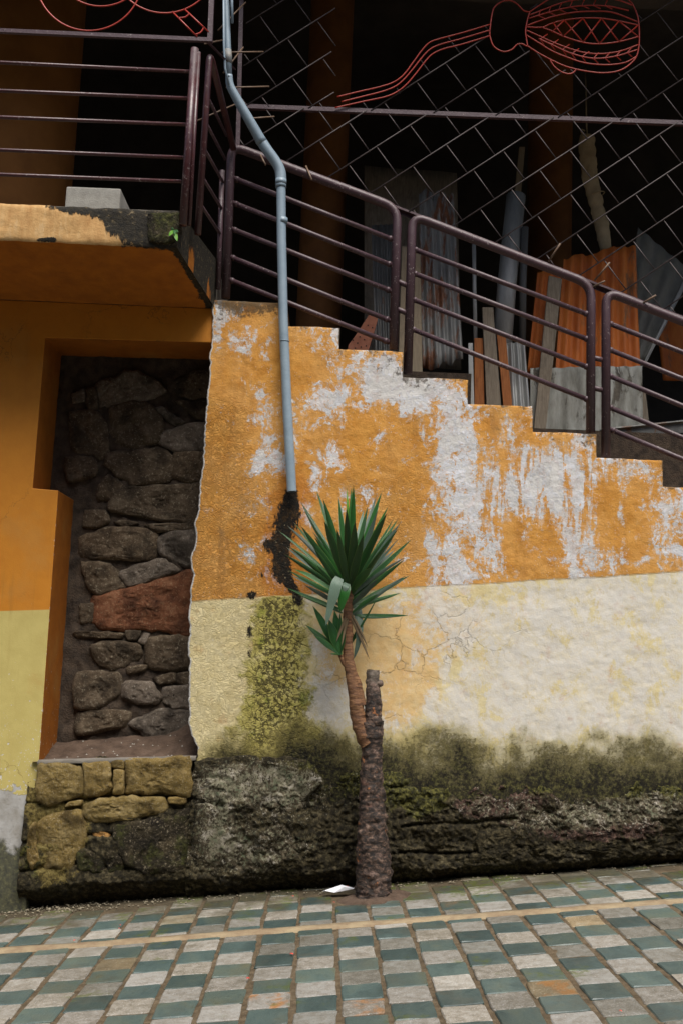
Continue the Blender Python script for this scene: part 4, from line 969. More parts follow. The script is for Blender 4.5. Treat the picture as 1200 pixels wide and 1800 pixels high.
# soffit: right side skewed back to the wall's corner, with a mouldy rim
flat_patch('soffit', [(-3.4, SY + .012, zb + .004), (xr, SY + .012, zb + .004), (xb2, 0, zsof + .001), (-3.4, 0, zsof + .001)],
           lambda s, t: (.9 * sstep(.975, 1.0, s) + .75 * np.exp(-(t / .05) ** 2) * sstep(.75, .95, s) + .35 * sstep(.93, 1, s)).clip(0, 1), 90)
flat_patch('slab_side', [(xr - .002, SY + .004, zb), (xb2 + .01, .0, zsof), (xb2 + .01, .0, zt), (xr - .002, SY + .004, zt)],
           lambda s, t: (.95 - .75 * np.exp(-((s - .33) / .08) ** 2) * sstep(.9, .3, t) - .6 * np.exp(-((s - .8) / .1) ** 2) * sstep(.5, .1, t)).clip(0, 1))
tb = MB(); tb.prism([(-3.4, SY + .01, zt - .001), (xr, SY + .01, zt - .001), (xb2, 0.0, zt - .001), (xb2, 1.2, zt - .001), (-3.4, 1.2, zt - .001)], (0, 0, -.03)); tb.build('floor', M['concrete'], slab)
# closes the gap between soffit and interior
tb = MB(); tb.box((-6, .002, zsof + .003), (xb2 + .01, 1.2, zt - .04)); tb.build('slab_core', M['concrete'], slab)
# chipped corner lump under the post
cl = stone_obj([(262, 378), (290, 372), (316, 375), (318, 400), (308, 424), (285, 430), (262, 425)], SY - .004, .02, M['st_moss'], slab, 'corner_lump', .008, 9)

# ------------------------------------------------------------------ interior: dim store under the upper floor
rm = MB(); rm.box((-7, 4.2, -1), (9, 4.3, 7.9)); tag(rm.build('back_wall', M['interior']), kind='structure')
rm = MB(); rm.box((-7, -.45, 6.4), (9, .498, 6.6)); tag(rm.build('shade_overhang', M['interior']), kind='structure')  # unseen overhang added for shade, its reach set by the light let in
rm = MB(); rm.box((-7, .5, 6.4), (9, .7, 7.8)); tag(rm.build('light_stop', M['interior']), kind='structure')  # unseen wall added to keep light out above the opening
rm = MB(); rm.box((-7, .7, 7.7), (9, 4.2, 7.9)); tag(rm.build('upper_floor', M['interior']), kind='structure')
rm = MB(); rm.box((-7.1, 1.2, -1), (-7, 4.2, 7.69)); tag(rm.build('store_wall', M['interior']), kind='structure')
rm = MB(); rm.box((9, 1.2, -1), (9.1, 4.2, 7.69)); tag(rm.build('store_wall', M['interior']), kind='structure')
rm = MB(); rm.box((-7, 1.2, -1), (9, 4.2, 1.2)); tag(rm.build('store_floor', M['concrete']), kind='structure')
# a ledge behind the flight, stepping down with it
def zpx(x, y, Y): return float(at(x, y, Y)[2])
LV = [(-1.2, float(at(706, 640, 1.3)[0]), zpx(690, 648, 1.3)), (float(at(706, 640, 1.3)[0]), float(at(824, 640, 1.3)[0]), zpx(760, 664, 1.3)), (float(at(824, 640, 1.3)[0]), float(at(925, 640, 1.3)[0]), zpx(870, 724, 1.3)), (float(at(925, 640, 1.3)[0]), 8.9, zpx(1020, 764, 1.3))]
for x0, x1, z in LV:
    rm = MB(); rm.box((x0 + .002, 1.14, -.9), (x1 - .002, 2.4, z)); tag(rm.build('ledge', M['joint']), kind='structure')
def column(px0, px1, py, Y, label, mat='column'):
    a, b = at(px0, py, Y), at(px1, py, Y); r = (b[0] - a[0]) / 2; m = MB()
    m.tube([((a[0] + b[0]) / 2, Y, 1.2), ((a[0] + b[0]) / 2, Y, 7.69)], r, 40, False)
    o = m.build('column', M[mat], None, ((a[0] + b[0]) / 2, Y, 1.2)); tag(o, label, 'column', 'round columns inside the store'); return o
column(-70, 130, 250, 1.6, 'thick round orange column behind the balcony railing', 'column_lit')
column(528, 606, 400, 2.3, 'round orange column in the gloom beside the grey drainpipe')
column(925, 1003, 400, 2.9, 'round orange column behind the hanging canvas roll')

# ------------------------------------------------------------------ scrap stored behind the stair railing
def sheet(name, q, Yb, Yt, waves, amp, mat, label, cat, group=None, nu=None, nv=14, ragged=0.0, seed=1):
    """corrugated sheet from its corners (bottom left, bottom right, top right, top left) in the photograph"""
    c = [at(*q[0], Yb), at(*q[1], Yb), at(*q[2], Yt), at(*q[3], Yt)]
    nu = nu or max(8, waves * 8)
    s, t = np.meshgrid(np.linspace(0, 1, nu), np.linspace(0, 1, nv))
    t = t * (1 + ragged * (fbm(s * 5, seed, 0, 3, seed) - .7) * (t > .85)) + ragged * .6 * (fbm(s * 6, seed + 3, 0, 3, seed + 5) - .4) * (t < .05)
    P = ((1 - s) * (1 - t))[..., None] * c[0] + (s * (1 - t))[..., None] * c[1] + (s * t)[..., None] * c[2] + ((1 - s) * t)[..., None] * c[3]
    P[..., 1] += amp * np.sin(s * 2 * math.pi * waves) + (fbm(s * 2, t * 2, seed, 3, seed) - .5) * .04
    back = P.copy(); back[..., 1] += .004
    V = np.concatenate([P.reshape(-1, 3), back.reshape(-1, 3)]); n = nu * nv
    idx = np.arange(n).reshape(nv, nu)
    A = np.stack([idx[:-1, :-1], idx[:-1, 1:], idx[1:, 1:], idx[1:, :-1]], -1).reshape(-1, 4)
    Q = [A, A[:, ::-1] + n]
    for e in (idx[0], idx[-1][::-1], idx[:, 0][::-1], idx[:, -1]):
        Q.append(np.stack([e[:-1], e[:-1] + n, e[1:] + n, e[1:]], -1))
    ctr = V.mean(0); o = raw_mesh(name, V, np.concatenate(Q), mat, {}, None, True, ctr)
    return tag(o, label, cat, group)
def plank(q, Y, Yt, thick, mat, label, name='plank', cat='plank', group='planks leaning behind the railing'):
    P = [at(*q[0], Y), at(*q[1], Y), at(*q[2], Yt), at(*q[3], Yt)]; m = MB(); m.prism(P, (0, thick, 0))
    o = m.build(name, mat, None, np.mean(P, 0), .003); return tag(o, label, cat, group)
SG = 'metal sheets leaning behind the railing'
sheet('metal_sheet', [(660, 640), (694, 640), (690, 395), (652, 395)], 1.35, 1.6, 4, .012, M['galv_dark'], 'narrow dull grey corrugated sheet left of the pale plank', 'metal sheet', SG)
sheet('plywood_sheet', [(640, 640), (810, 650), (802, 305), (640, 290)], 1.95, 2.1, 1, .01, M['wood_grey'], 'broad dim board standing behind the rust-streaked sheet', 'board')
sheet('metal_sheet', [(743, 652), (813, 634), (796, 332), (735, 332)], 1.3, 1.6, 5, .013, M['rustgalv'], 'grey corrugated sheet streaked with brown rust and ragged at its foot', 'metal sheet', SG, ragged=.10, seed=3)
plank([(699, 662), (742, 662), (738, 440), (706, 432)], 1.22, 1.32, .03, M['wood_beige'], 'pale beige plank seen between the paired railing posts')
plank([(833, 728), (851, 728), (848, 594), (833, 594)], 1.24, 1.28, .03, M['wood_orange'], 'short red-brown batten left of the grey plank')
plank([(855, 728), (881, 728), (866, 540), (847, 540)], 1.21, 1.26, .03, M['wood_grey'], 'upright grey plank between two red-brown battens')
plank([(885, 728), (901, 728), (888, 592), (872, 583)], 1.23, 1.27, .03, M['wood_orange'], 'slanted red-brown batten right of the grey plank')
plank([(936, 768), (957, 768), (987, 490), (964, 484)], 1.19, 1.3, .03, M['wood_grey'], 'long grey plank leaning across the orange sheets')
plank([(1126, 768), (1143, 768), (1134, 690), (1124, 690)], 1.34, 1.36, .03, M['wood_grey'], 'stub of plank at the right edge of the cement sheet')
plank([(896, 420), (908, 420), (922, 258), (912, 258)], 1.9, 2.0, .03, M['wood_beige'], 'thin pale stick poking up above the leaning tubes', 'stick', 'stick', None)
m = MB(); bp = [at(x, y, 1.2) for x, y in ((607, 640), (612, 606), (624, 590), (648, 553), (662, 549), (663, 563), (640, 640))]; m.prism(bp, (0, .05, 0))
br = m.build('hollow_brick', M['brick'], None, np.mean(bp, 0), .003); tag(br, 'tilted red clay brick pierced with small holes behind the lowest rail', 'brick')
for (x, y) in ((620, 598), (628, 603), (632, 592), (640, 597), (640, 583), (648, 588), (646, 572), (654, 576), (634, 610), (624, 612), (643, 608)):
    hm = MB(); c = at(x, y, 1.197); hm.add([c + .006 * np.array([math.cos(a), 0, math.sin(a)]) for a in np.linspace(0, 2 * math.pi, 9)[:-1]], [tuple(range(8))]); hm.build('hole', M['hole'], br, c)

def pole(name, pts, Ys, r, mat, label, cat, n=16, group=None):
    P = [at(x, y, Y) for (x, y), Y in zip(pts, Ys)]; m = MB(); m.tube(P, r, n); o = m.build(name, mat, None, P[0]); return tag(o, label, cat, group)
pole('metal_tube', [(880, 640), (890, 500), (906, 345)], [1.45, 1.5, 1.6], [.075, .078, .08], M['galv'], 'thick rolled grey metal tube leaning left of the orange sheets', 'tube')
pole('metal_tube', [(917, 640), (918, 500), (922, 400)], [1.5, 1.5, 1.5], .030, M['galv_dark'], 'thin dull pipe just right of the thick rolled tube', 'tube')
pole('metal_tube', [(836, 660), (833, 500), (832, 430)], [1.35, 1.4, 1.4], .016, M['galv'], 'slim bluish tube standing left of the planks', 'tube')
plank([(824, 728), (833, 728), (830, 603), (822, 603)], 1.16, 1.2, .01, M['galv'], 'thin strip of bright galvanised flashing at the step corner', 'metal_strip', 'metal strip', None)
sheet('metal_sheet', [(893, 735), (932, 735), (921, 600), (889, 603)], 1.22, 1.3, 3, .018, M['galv'], 'short bright silver corrugated sheet beside the battens', 'metal sheet', SG)
sheet('metal_sheet', [(926, 655), (965, 660), (986, 470), (944, 478)], 1.42, 1.5, 3, .012, M['orange_sheet'], 'narrow rust-orange corrugated sheet behind the long grey plank', 'metal sheet', SG, seed=5)
sheet('metal_sheet', [(972, 690), (1126, 690), (1116, 428), (990, 452)], 1.36, 1.55, 7, .016, M['orange_sheet'], 'wide rust-orange corrugated sheet with a wavy top', 'metal sheet', SG, ragged=.06, seed=8)
sheet('cement_sheet', [(930, 770), (1129, 768), (1128, 643), (931, 647)], 1.26, 1.30, 8, .012, M['cement'], 'blotchy grey corrugated cement sheet in front of the orange sheet', 'cement sheet', None, ragged=.03, seed=9)
sheet('fibre_sheet', [(1080, 640), (1132, 634), (1216, 478), (1120, 400)], 1.6, 1.9, 4, .01, M['fibre'], 'dim grey fibre sheet leaning at the right behind the lattice', 'board', None, seed=11)
plank([(1126, 646), (1134, 640), (1216, 480), (1208, 478)], 1.55, 1.85, .02, M['galv'], 'pale metal angle along the edge of the fibre sheet', 'metal_strip', 'metal strip', None)
sheet('metal_sheet', [(1165, 668), (1330, 675), (1330, 560), (1150, 556)], 2.2, 2.3, 3, .012, M['orange_sheet'], 'dim brown rusty sheet lying deep in the shadow at right', 'metal sheet', SG, seed=12)
# channel-shaped gutter lying on the ledge
g = MB()
A, Bq = at(1052, 781, 1.2), at(1330, 752, 1.2)
prof = [(0, 0), (0, .10), (-.035, .115), (-.04, .105), (-.012, .09), (-.012, .02), (.10, .02), (.10, .10), (.11, .10), (.11, 0)]
vs = [(A[0], A[1] + p, A[2] + q) for p, q in prof] + [(Bq[0], Bq[1] + p, Bq[2] + q) for p, q in prof]; n_ = len(prof)
g.add(vs, [(i, (i + 1) % n_, n_ + (i + 1) % n_, n_ + i) for i in range(n_)] + [tuple(range(n_ - 1, -1, -1)), tuple(range(n_, 2 * n_))])
tag(g.build('gutter', M['galv_dark'], None, A), 'length of dark metal gutter lying behind the lowest railing panel', 'gutter')
# canvas roll hanging from the ceiling
cr = thing('canvas_roll', 'dirty beige canvas roll hanging in folds above the orange sheet', 'canvas roll', at(1060, 440, 1.75))
cp = smooth_path([at(x, y, 1.75) for x, y in ((1031, 238), (1031, 262), (1035, 300), (1041, 335), (1050, 372), (1058, 405), (1064, 440))], 8)
Rr = np.interp(np.linspace(0, 1, len(cp)), [0, .03, .15, .45, .6, .62, .66, .8, 1], [.060, .070, .072, .070, .064, .052, .062, .066, .052])
m = MB(); m.tube(cp, list(Rr), 26); 
vv = np.array(m.v); cen = np.array([cp[min(i // 26, len(cp) - 1)] for i in range(len(vv))]); dv = vv - cen
fold = np.abs(fbm(vv[:, 0] * 10 + vv[:, 2] * 8, 1.5, vv[:, 2] * 7 - vv[:, 0] * 12, 3, 151) - .5) * 2
vv = cen + dv * np.array([1, .62, 1]) * (1.06 - .5 * (.35 - fold).clip(0, 1)[:, None]); m.v = [tuple(p) for p in vv]
m.build('canvas', M['canvas'], cr)
m = MB(); m.tube([at(1031, 240, 1.75), at(1030, 222, 1.75), at(1028, 120, 1.75)], .006, 6); m.build('cord', M['canvas'], cr); m = MB(); m.tube(smooth_path([at(1031, 238, 1.74), at(1022, 233, 1.72), at(1020, 228, 1.74), at(1027, 230, 1.76)], 4), .008, 6); m.build('cord', M['canvas'], cr)
m = MB()
c0 = at(1048, 342, 1.75); m.tube([c0 + .062 * np.array([math.cos(a), math.sin(a), .25 * math.cos(a)]) for a in np.linspace(0, 2 * math.pi, 20)], .005, 6); m.build('tie', M['canvas'], cr)

# ------------------------------------------------------------------ railings
RY = .035
def railing(name, label, post_l, post_r, top, rails, group, corner=.10, rp=.030, rt=.017, mat='rail', feet=True):
    base = at(*(post_l[-1] if post_l else post_r[-1]), RY); t = thing(name, label, 'railing', base, group)
    path = []
    if post_l: path += [at(*post_l[-1], RY)]
    path += [at(*p, RY) for p in top]
    if post_r: path += [at(*post_r[-1], RY)]
    m = MB(); m.tube(bent(path, corner, 6), rp, 16); m.build('frame', M[mat], t)
    for a, b in rails:
        m = MB(); P0, P1 = at(*a, RY), at(*b, RY); m.tube([P0, P1], rt, 10)
        ro = m.build('rail', M[mat], t)
        for P_, d in ((P0, P1 - P0), (P1, P0 - P1)):                 # a weld bead at each end
            d = d / np.linalg.norm(d); c = P_ + d * .030; w_ = MB()
            w_.tube([c - d * .012, c, c + d * .012], [rt * 1.25, rt * 1.3, rt * .9], 8); w_.build('weld', M[mat], ro, origin=c)
    return t
GR = 'tube railing panels down the stair'
rA = railing('stair_railing', 'highest railing panel crossed by the grey drainpipe on the stair', [(406, 280), (397, 524)], [(697, 385), (691, 614)], [(407, 256), (698, 366)],
        [((411, 313), (692, 422)), ((409, 356), (690, 467)), ((407, 402), (688, 512)), ((404, 451), (686, 564)), ((402, 491), (684, 602))], GR)
rB = railing('stair_railing', 'middle railing panel with the orange sheet behind its lower post', [(724, 410), (716, 657)], [(1038, 510), (1037, 760)], [(724, 379), (1038, 500)],
        [((724, 437), (1036, 554)), ((723, 479), (1036, 598)), ((722, 525), (1036, 647)), ((720, 577), (1036, 704))], GR)
rC = railing('stair_railing', 'lowest railing panel running out of view at the right', [(1064, 540), (1064, 804)], [(1379, 640), (1381, 905)], [(1064, 512), (1380, 636)],
        [((1066, 567), (1379, 690)), ((1066, 613), (1379, 738)), ((1066, 659), (1380, 788)), ((1066, 714), (1380, 845)), ((1070, 754), (1380, 882))], GR)
for par, prs in ((rB, (((694, 493), (720, 504)), ((692, 541), (720, 553)))), (rC, (((1037, 628), (1064, 634)), ((1037, 681), (1064, 687))))):
    for a, b in prs:
        m = MB(); m.tube([at(*a, RY), at(*b, RY)], .018, 10); m.build('link_stub', M['rail'], par)

# ------------------------------------------------------------------ lattice screen on the railing
LY = .045
lat = thing('lattice_screen', 'diagonal steel rod lattice screen welded above the stair railing', 'lattice screen', at(420, 262, LY))
def bar(m, a, b, wd, th):
    a, b = np.array(a), np.array(b); d = (b - a) / np.linalg.norm(b - a); up = np.cross(d, [0, 1, 0]); up /= np.linalg.norm(up)
    m.prism([a + up * wd / 2, a - up * wd / 2, b - up * wd / 2, b + up * wd / 2], (0, th, 0))
hb0, hb1 = at(432, 186, LY), at(1200, 215, LY); sl = (hb1 - hb0) / (hb1[0] - hb0[0]); hbE = hb1 + sl * 1.6
sb0, sb1 = at(419, 256, LY), at(1200, 557, LY); sls = (sb1 - sb0) / (sb1[0] - sb0[0]); sbE = sb1 + sls * 1.6
m = MB(); bar(m, hb0, hbE, .030, .030); m.build('frame_bar', M['rail'], lat)
m = MB(); bar(m, sb0, sbE, .014, .036); o_ = np.array([0, .0, -.016]); m2 = MB(); bar(m, sb0 + np.array([0, .030, -.017]), sbE + np.array([0, .030, -.017]), .026, .006); m.build('frame_bar', M['rail'], lat)
pu, pd = at(429, -170, LY), at(418, 262, LY)
m = MB(); bar(m, pu, pd, .028, .028); m.build('post', M['rail'], lat)
ztop_l = 6.38
def clip(a, b, planes):
    t0, t1 = 0., 1.; d = b - a
    for n, c in planes:                                            # keep n.p >= c
        da, dn = n.dot(a) - c, n.dot(d)
        if abs(dn) < 1e-12:
            if da < 0: return None
            continue
        t = -da / dn
        if dn > 0: t0 = max(t0, t)
        else: t1 = min(t1, t)
    return (a + d * t0, a + d * t1) if t1 - t0 > 1e-3 else None
def half(p, q, side):                                              # half-plane in XZ through p, q
    n = np.array([-(q[2] - p[2]), 0, q[0] - p[0]]); n = n / np.linalg.norm(n) * side; return n, n.dot(p)
XR = hbE[0]
regs = [([half(hb0, hb1, 1), (np.array([0, 0, -1.]), -ztop_l), (np.array([1., 0, 0]), pd[0] + .01), (np.array([-1., 0, 0]), -XR)], 0),
        ([half(hb0, hb1, -1), half(sb0, sb1, 1), (np.array([1., 0, 0]), pd[0] + .01), (np.array([-1., 0, 0]), -XR)], 1)]
ang = math.radians(36.6); d1 = np.array([math.cos(ang), 0, math.sin(ang)]); d2 = np.array([-math.sin(ang), 0, math.cos(ang)])
DX = float(at(1080, 210, LY)[0] - at(752, 199, LY)[0]) / 3; SP = DX * math.sin(ang)
org = [at(760, 199, LY), at(752, 199, LY)]
# the red wire figure keeps the rods off its own outline
BODY = [(858, 60), (861, 30), (872, 8), (894, 1), (912, 8), (928, 21), (950, 4), (985, -30), (1120, -30), (1123, 80), (1090, 128), (1040, 130), (1000, 120), (968, 108), (927, 80), (912, 78), (898, 90), (885, 92), (866, 82)]
def inside(p, poly):
    x, y = p; c = False
    for i in range(len(poly)):
        (x0, y0), (x1, y1) = poly[i], poly[i - 1]
        if (y0 > y) != (y1 > y) and x < (x1 - x0) * (y - y0) / (y1 - y0) + x0: c = not c
    return c
STR = [(592, 188), (680, 168), (712, 140), (738, 100), (762, 72), (860, 42)]
def free_spans(a, b):
    """drops the stretch of a rod that would cross the red figure"""
    n = 60; keep = []; cur = []
    for k in range(n + 1):
        p = a + (b - a) * k / n; q = proj(p[0], p[1], p[2]); q = (float(q[0]), float(q[1]))
        above = 590 < q[0] < 862 and q[1] < np.interp(q[0], [s[0] for s in STR], [s[1] for s in STR]) and q[1] > -400
        bad = inside(q, BODY) or above
        if bad:
            if len(cur) > 2: keep.append((cur[0], cur[-1]))
            cur = []
        else: cur.append(p)
    if len(cur) > 2: keep.append((cur[0], cur[-1]))
    return keep
rr = random.Random(9)
def rod(a, b, r=.0052, mat='rod', y=0.0):
    m = MB(); s = rr.uniform(-.006, .006); a = a + np.array([0, y, 0]); b = b + np.array([0, y + s, 0]); m.tube([a, b], r, 6); m.build('rod', M[mat], lat, origin=a)
for planes, ri in regs:
    o0 = org[ri]
    for k in range(-14, 16):
        p = o0 + np.array([DX * k, 0, sl[2] * DX * k])
        c = clip(p - d1 * 8, p + d1 * 8, planes)
        if c:
            for a, b in free_spans(*c): rod(a, b, .0047)
        # the short cross rods between this one and the next
        for j in range(-40, 41):
            s0 = p + d1 * (SP * (j + .37 + .13 * (k % 2)) + rr.uniform(-.016, .016))
            c = clip(s0, s0 - d2 * SP * rr.uniform(.985, 1.02), planes)
            if c and np.linalg.norm(c[1] - c[0]) > .04:
                for a, b in free_spans(*c): rod(a, b, .0042, 'rod', .007)
# bent rod ends that stick out by the pipe and along the sloping bar
for a, b in (((384, 53), (432, 4)), ((360, 77), (395, 70)), ((391, 92), (463, 91)), ((393, 128), (428, 83)), ((398, 154), (473, 152)), ((343, 214), (419, 181)), ((443, 208), (482, 205))):
    m = MB(); m.tube([at(*a, -.16), at(*b, -.02)], .0055, 6); m.build('rod', M['wire'], lat)
for a, b in (((538, 292), (548, 316)), ((963, 460), (984, 428)), ((1044, 493), (1071, 461)), ((1041, 504), (1062, 494)), ((1125, 535), (1152, 519)), ((457, 270), (467, 290))):
    m = MB(); m.tube([at(*a, .02), at(*b, -.05)], .0065, 6); m.build('rod', M['wire'], lat)

# ------------------------------------------------------------------ red wire figures
RW = .0052
art = thing('wire_instrument', 'red wire outline of a stringed instrument with a cross-hatched body and bent neck', 'wire artwork', at(930, 130, LY - .02))
def wire(name, pts, par, Y, smooth=True, closed=False, r=RW, mat='red'):
    P = [at(x, y, Y) for x, y in pts]
    if smooth and len(P) > 2: P = smooth_path(P, 6, closed)
    if closed: P = P + [P[0], P[1]]
    m = MB(); m.tube(P, r, 6); return m.build(name, M[mat], par)
AY = LY - .014
C4 = lambda L: [(840 + x / 3.3333, y / 3.3333) for x, y in L]
C3 = lambda L: [(560 + x / 4, y / 4) for x, y in L]
for s in ([(130, 681), (300, 640), (430, 610), (530, 575), (600, 520), (660, 440), (730, 345), (780, 297), (850, 272), (1000, 232), (1200, 172)],
          [(160, 715), (300, 680), (450, 642), (540, 605), (600, 555), (660, 485), (740, 385), (790, 340), (860, 310), (1000, 272), (1200, 212)],
          [(115, 758), (300, 716), (460, 682), (540, 650), (610, 598), (680, 518), (760, 415), (810, 372), (880, 342), (1000, 312), (1200, 252)]):
    wire('string', C3(s), art, AY)
wire('head_outline', C4([(300, 70), (265, 62), (225, 22), (180, 2), (130, 12), (92, 45), (78, 90), (70, 150), (66, 200), (80, 255), (105, 285), (150, 303), (195, 290), (225, 262), (255, 257), (285, 268), (276, 200), (278, 158), (288, 110), (300, 70)]), art, AY)
BO = C4([(285, 268), (350, 310), (420, 348), (500, 385), (570, 405), (650, 420), (730, 427), (810, 418), (870, 390), (920, 340), (938, 280), (942, 200), (935, 110), (915, 50), (890, 10), (820, -40), (720, -66), (610, -66), (500, -50), (430, -15), (370, 22), (300, 70)])
wire('body_outline', BO, art, AY)
for L in ([(278, 158), (372, 160), (420, 140), (500, 118), (610, 106), (720, 108), (830, 125), (938, 148)], [(372, 160), (430, 182), (500, 214), (610, 248), (705, 257), (820, 245), (938, 214)],
          [(285, 150), (350, 125), (440, 96), (560, 72), (680, 66), (790, 74), (930, 128)], [(295, 108), (400, 75), (520, 45), (640, 32), (760, 36), (880, 62)], [(300, 88), (400, 48), (470, 22), (560, 0), (680, -12), (800, -4), (900, 30)],
          [(282, 178), (350, 208), (430, 245), (520, 280), (620, 308), (720, 315), (830, 300), (935, 262)], [(280, 205), (360, 255), (430, 298), (510, 332), (620, 368), (750, 380), (860, 366), (925, 330)], [(350, 225), (430, 262), (540, 312), (670, 342), (800, 330), (935, 290)]):
    wire('body_line', C4(L), art, AY)
for L in ([(435, 132), (495, 214)], [(430, 188), (502, 118)], [(502, 118), (612, 248)], [(495, 214), (612, 108)], [(612, 108), (708, 257)], [(612, 248), (720, 108)], [(720, 108), (822, 245)], [(708, 257), (822, 124)], [(822, 124), (935, 214)], [(822, 245), (935, 148)]):
    wire('hatch', C4(L), art, AY, False)
hb = []
for q, (x, y) in enumerate([(360, 230), (425, 262), (490, 290), (545, 315), (605, 332), (672, 343), (740, 340), (805, 328), (870, 308)]):
    f = 1 if q < 5 else -1
    dx = 25 if f > 0 else -30
    hb.append([(x + 36 * f + 8, y - 30 + 0), (x, y), (x + 14 + 10 * f, y + 34)] if f > 0 else [(x + 32, y - 34), (x, y), (x + 30, y + 34 - q)])
for q, (x, y) in enumerate([(350, 92), (410, 72), (470, 55), (535, 40), (605, 32), (672, 32), (740, 34)]):
    hb.append([(x + 16, y - 36), (x, y), (x + 44, y + 20)])
for L in hb: wire('leaf_mark', C4(L), art, AY, False, False, .0042)
wire('peg', C4([(418, 348), (440, 385), (480, 418), (525, 433), (555, 425), (572, 405)]), art, AY)

# left: red circles over the balcony railing in their own frame
FY = SY + .03
fl = thing('balcony_screen', 'steel frame above the balcony railing at the upper left', 'lattice screen', at(369, 69, FY))
m = MB(); bar(m, at(-330, 38, FY), at(372, 69, FY), .024, .024); m.build('frame_bar', M['rail'], fl)
m = MB(); bar(m, at(369, 72, FY - .002), at(379, -170, FY - .002), .030, .03); m.build('post', M['rail'], fl)
m = MB(); bar(m, at(367, 74, FY + .03), at(412, 120, .0), .022, .02); m.build('frame_bar', M['rail'], fl)
art2 = thing('wire_circles', 'red wire rings and a short red ladder shape above the balcony railing', 'wire artwork', at(200, 50, FY))
def ring(cx, cy, r): return [(cx + r * math.cos(a), cy + r * math.sin(a)) for a in np.linspace(0, 2 * math.pi, 25)[:-1]]
wire('ring', ring(157, -40, 94), art2, FY, True, True); wire('ring', ring(178, -74, 85), art2, FY, True, True); wire('ring', ring(290, -72, 95), art2, FY, True, True)
C7 = lambda L: [(x / 3.158, y / 3.158) for x, y in L]
for L in ([(958, 65), (1096, 204)], [(1025, 50), (1160, 178)]): wire('ladder_side', C7(L), art2, FY, False)
for L in ([(990, 100), (1030, 95), (1052, 76)], [(1085, 192), (1115, 180), (1134, 150)]): wire('ladder_rung', C7(L), art2, FY)

# ------------------------------------------------------------------ balcony railing
BY_ = SY + .02
bal = thing('balcony_railing', 'balcony railing of thin horizontal bars with dark red corner posts', 'railing', at(320, 395, BY_))
for a, b in (((-330, 94), (336, 126)), ((-330, 146), (332, 173)), ((-330, 193), (328, 219)), ((-330, 250), (324, 277)), ((-330, 294), (319, 319))):
    m = MB(); m.tube([at(*a, BY_), at(*b, BY_)], .0115, 8); m.build('rail', M['rail_red'], bal)
m = MB(); m.tube([at(343, 86, SY - .035), at(322, 396, SY - .035)], .024, 14); m.build('post', M['rail_red'], bal)
m = MB(); m.tube([at(350, 92, SY - .02), at(333, 396, SY - .02)], .012, 10); m.build('post', M['rail_red'], bal)
# corner return that runs back to the stair
pts = bent([at(348, 412, SY + .17), at(369, 92, SY + .17), at(411, 262, -.02)], .07, 6)
m = MB(); m.tube(pts, .021, 12); m.build('return_frame', M['rail_red'], bal)
for yy in (163, 208, 254, 304, 352):
    a = at(366 - (yy - 100) * .07, yy, SY + .17); a2 = np.array([at(395, 300, -.03)[0], -.03, a[2] + .03])
    m = MB(); m.tube([a, a2], .010, 8); m.build('rail', M['rail'], bal)
m = MB(); m.tube([at(391, 300, -.045), at(384, 508, -.045)], .017, 10); m.build('post', M['rail'], bal)

# concrete block and a seedling on the slab
z0 = zt; fA, fB = at(117, 327, SY + .28), at(213, 330, SY + .28)
m = MB(); m.box((fA[0], SY + .28, z0), (fB[0], SY + .28 + .36, fA[2])); b_ = m.build('concrete_block', M['block'], None, (fA[0], SY + .28, z0), .012)
tag(b_, 'pale concrete block lying on the balcony slab', 'concrete block')
def blade(base, tip, width, droop, nseg=10, fold=.25, side=None, wpos=.4, base_w=.45):
    base, tip = np.array(base, float), np.array(tip, float); d = tip - base; L = np.linalg.norm(d); d /= L
    view = np.array([0, 1, 0]); s = np.cross(d, view); s /= (np.linalg.norm(s) + 1e-9)
    if side is not None: s = s * math.cos(side) + np.cross(d, s) * math.sin(side)
    up = np.cross(s, d); up = up if up[2] > 0 or abs(up[2]) < .2 else -up
    V, al, ac = [], [], []
    for i in range(nseg + 1):
        t = i / nseg
        w_ = width * .5 * (np.interp(t, [0, wpos, .75, .93, 1], [base_w, 1, .72, .22, .02]))
        c = base + d * L * t + np.array([0, 0, 1]) * droop * L * 4 * t * (1 - t)
        for k, q in ((-1, 1), (-.5, .5), (0, 0), (.5, .5), (1, 1)):
            V.append(c + s * w_ * k + up * w_ * fold * abs(k)); al.append(t); ac.append(abs(k))
    F_ = [(i * 5 + k, i * 5 + k + 1, (i + 1) * 5 + k + 1, (i + 1) * 5 + k) for i in range(nseg) for k in range(4)]
    return np.array(V), np.array(F_), np.array(al), np.array(ac)
def leaf(name, mat, par, *a, **k):
    V, F_, al, ac = blade(*a, **k)
    return raw_mesh(name, V, F_, M[mat], dict(along=al, across=ac), par, True, V[0])
sp = thing('seedling', 'tiny bright green seedling sprouting at the corner of the balcony slab', 'plant', at(306, 404, SY - .03))
for tx, ty, wd in ((297, 415, .022), (312, 424, .026), (301, 400, .018), (314, 408, .02), (308, 412, .016)):
    leaf('leaf', 'leaf_new' if wd > .02 else 'leaf_mid', sp, at(306, 405, SY - .035), at(tx, ty, SY - .05), wd, .05, 5, .2)

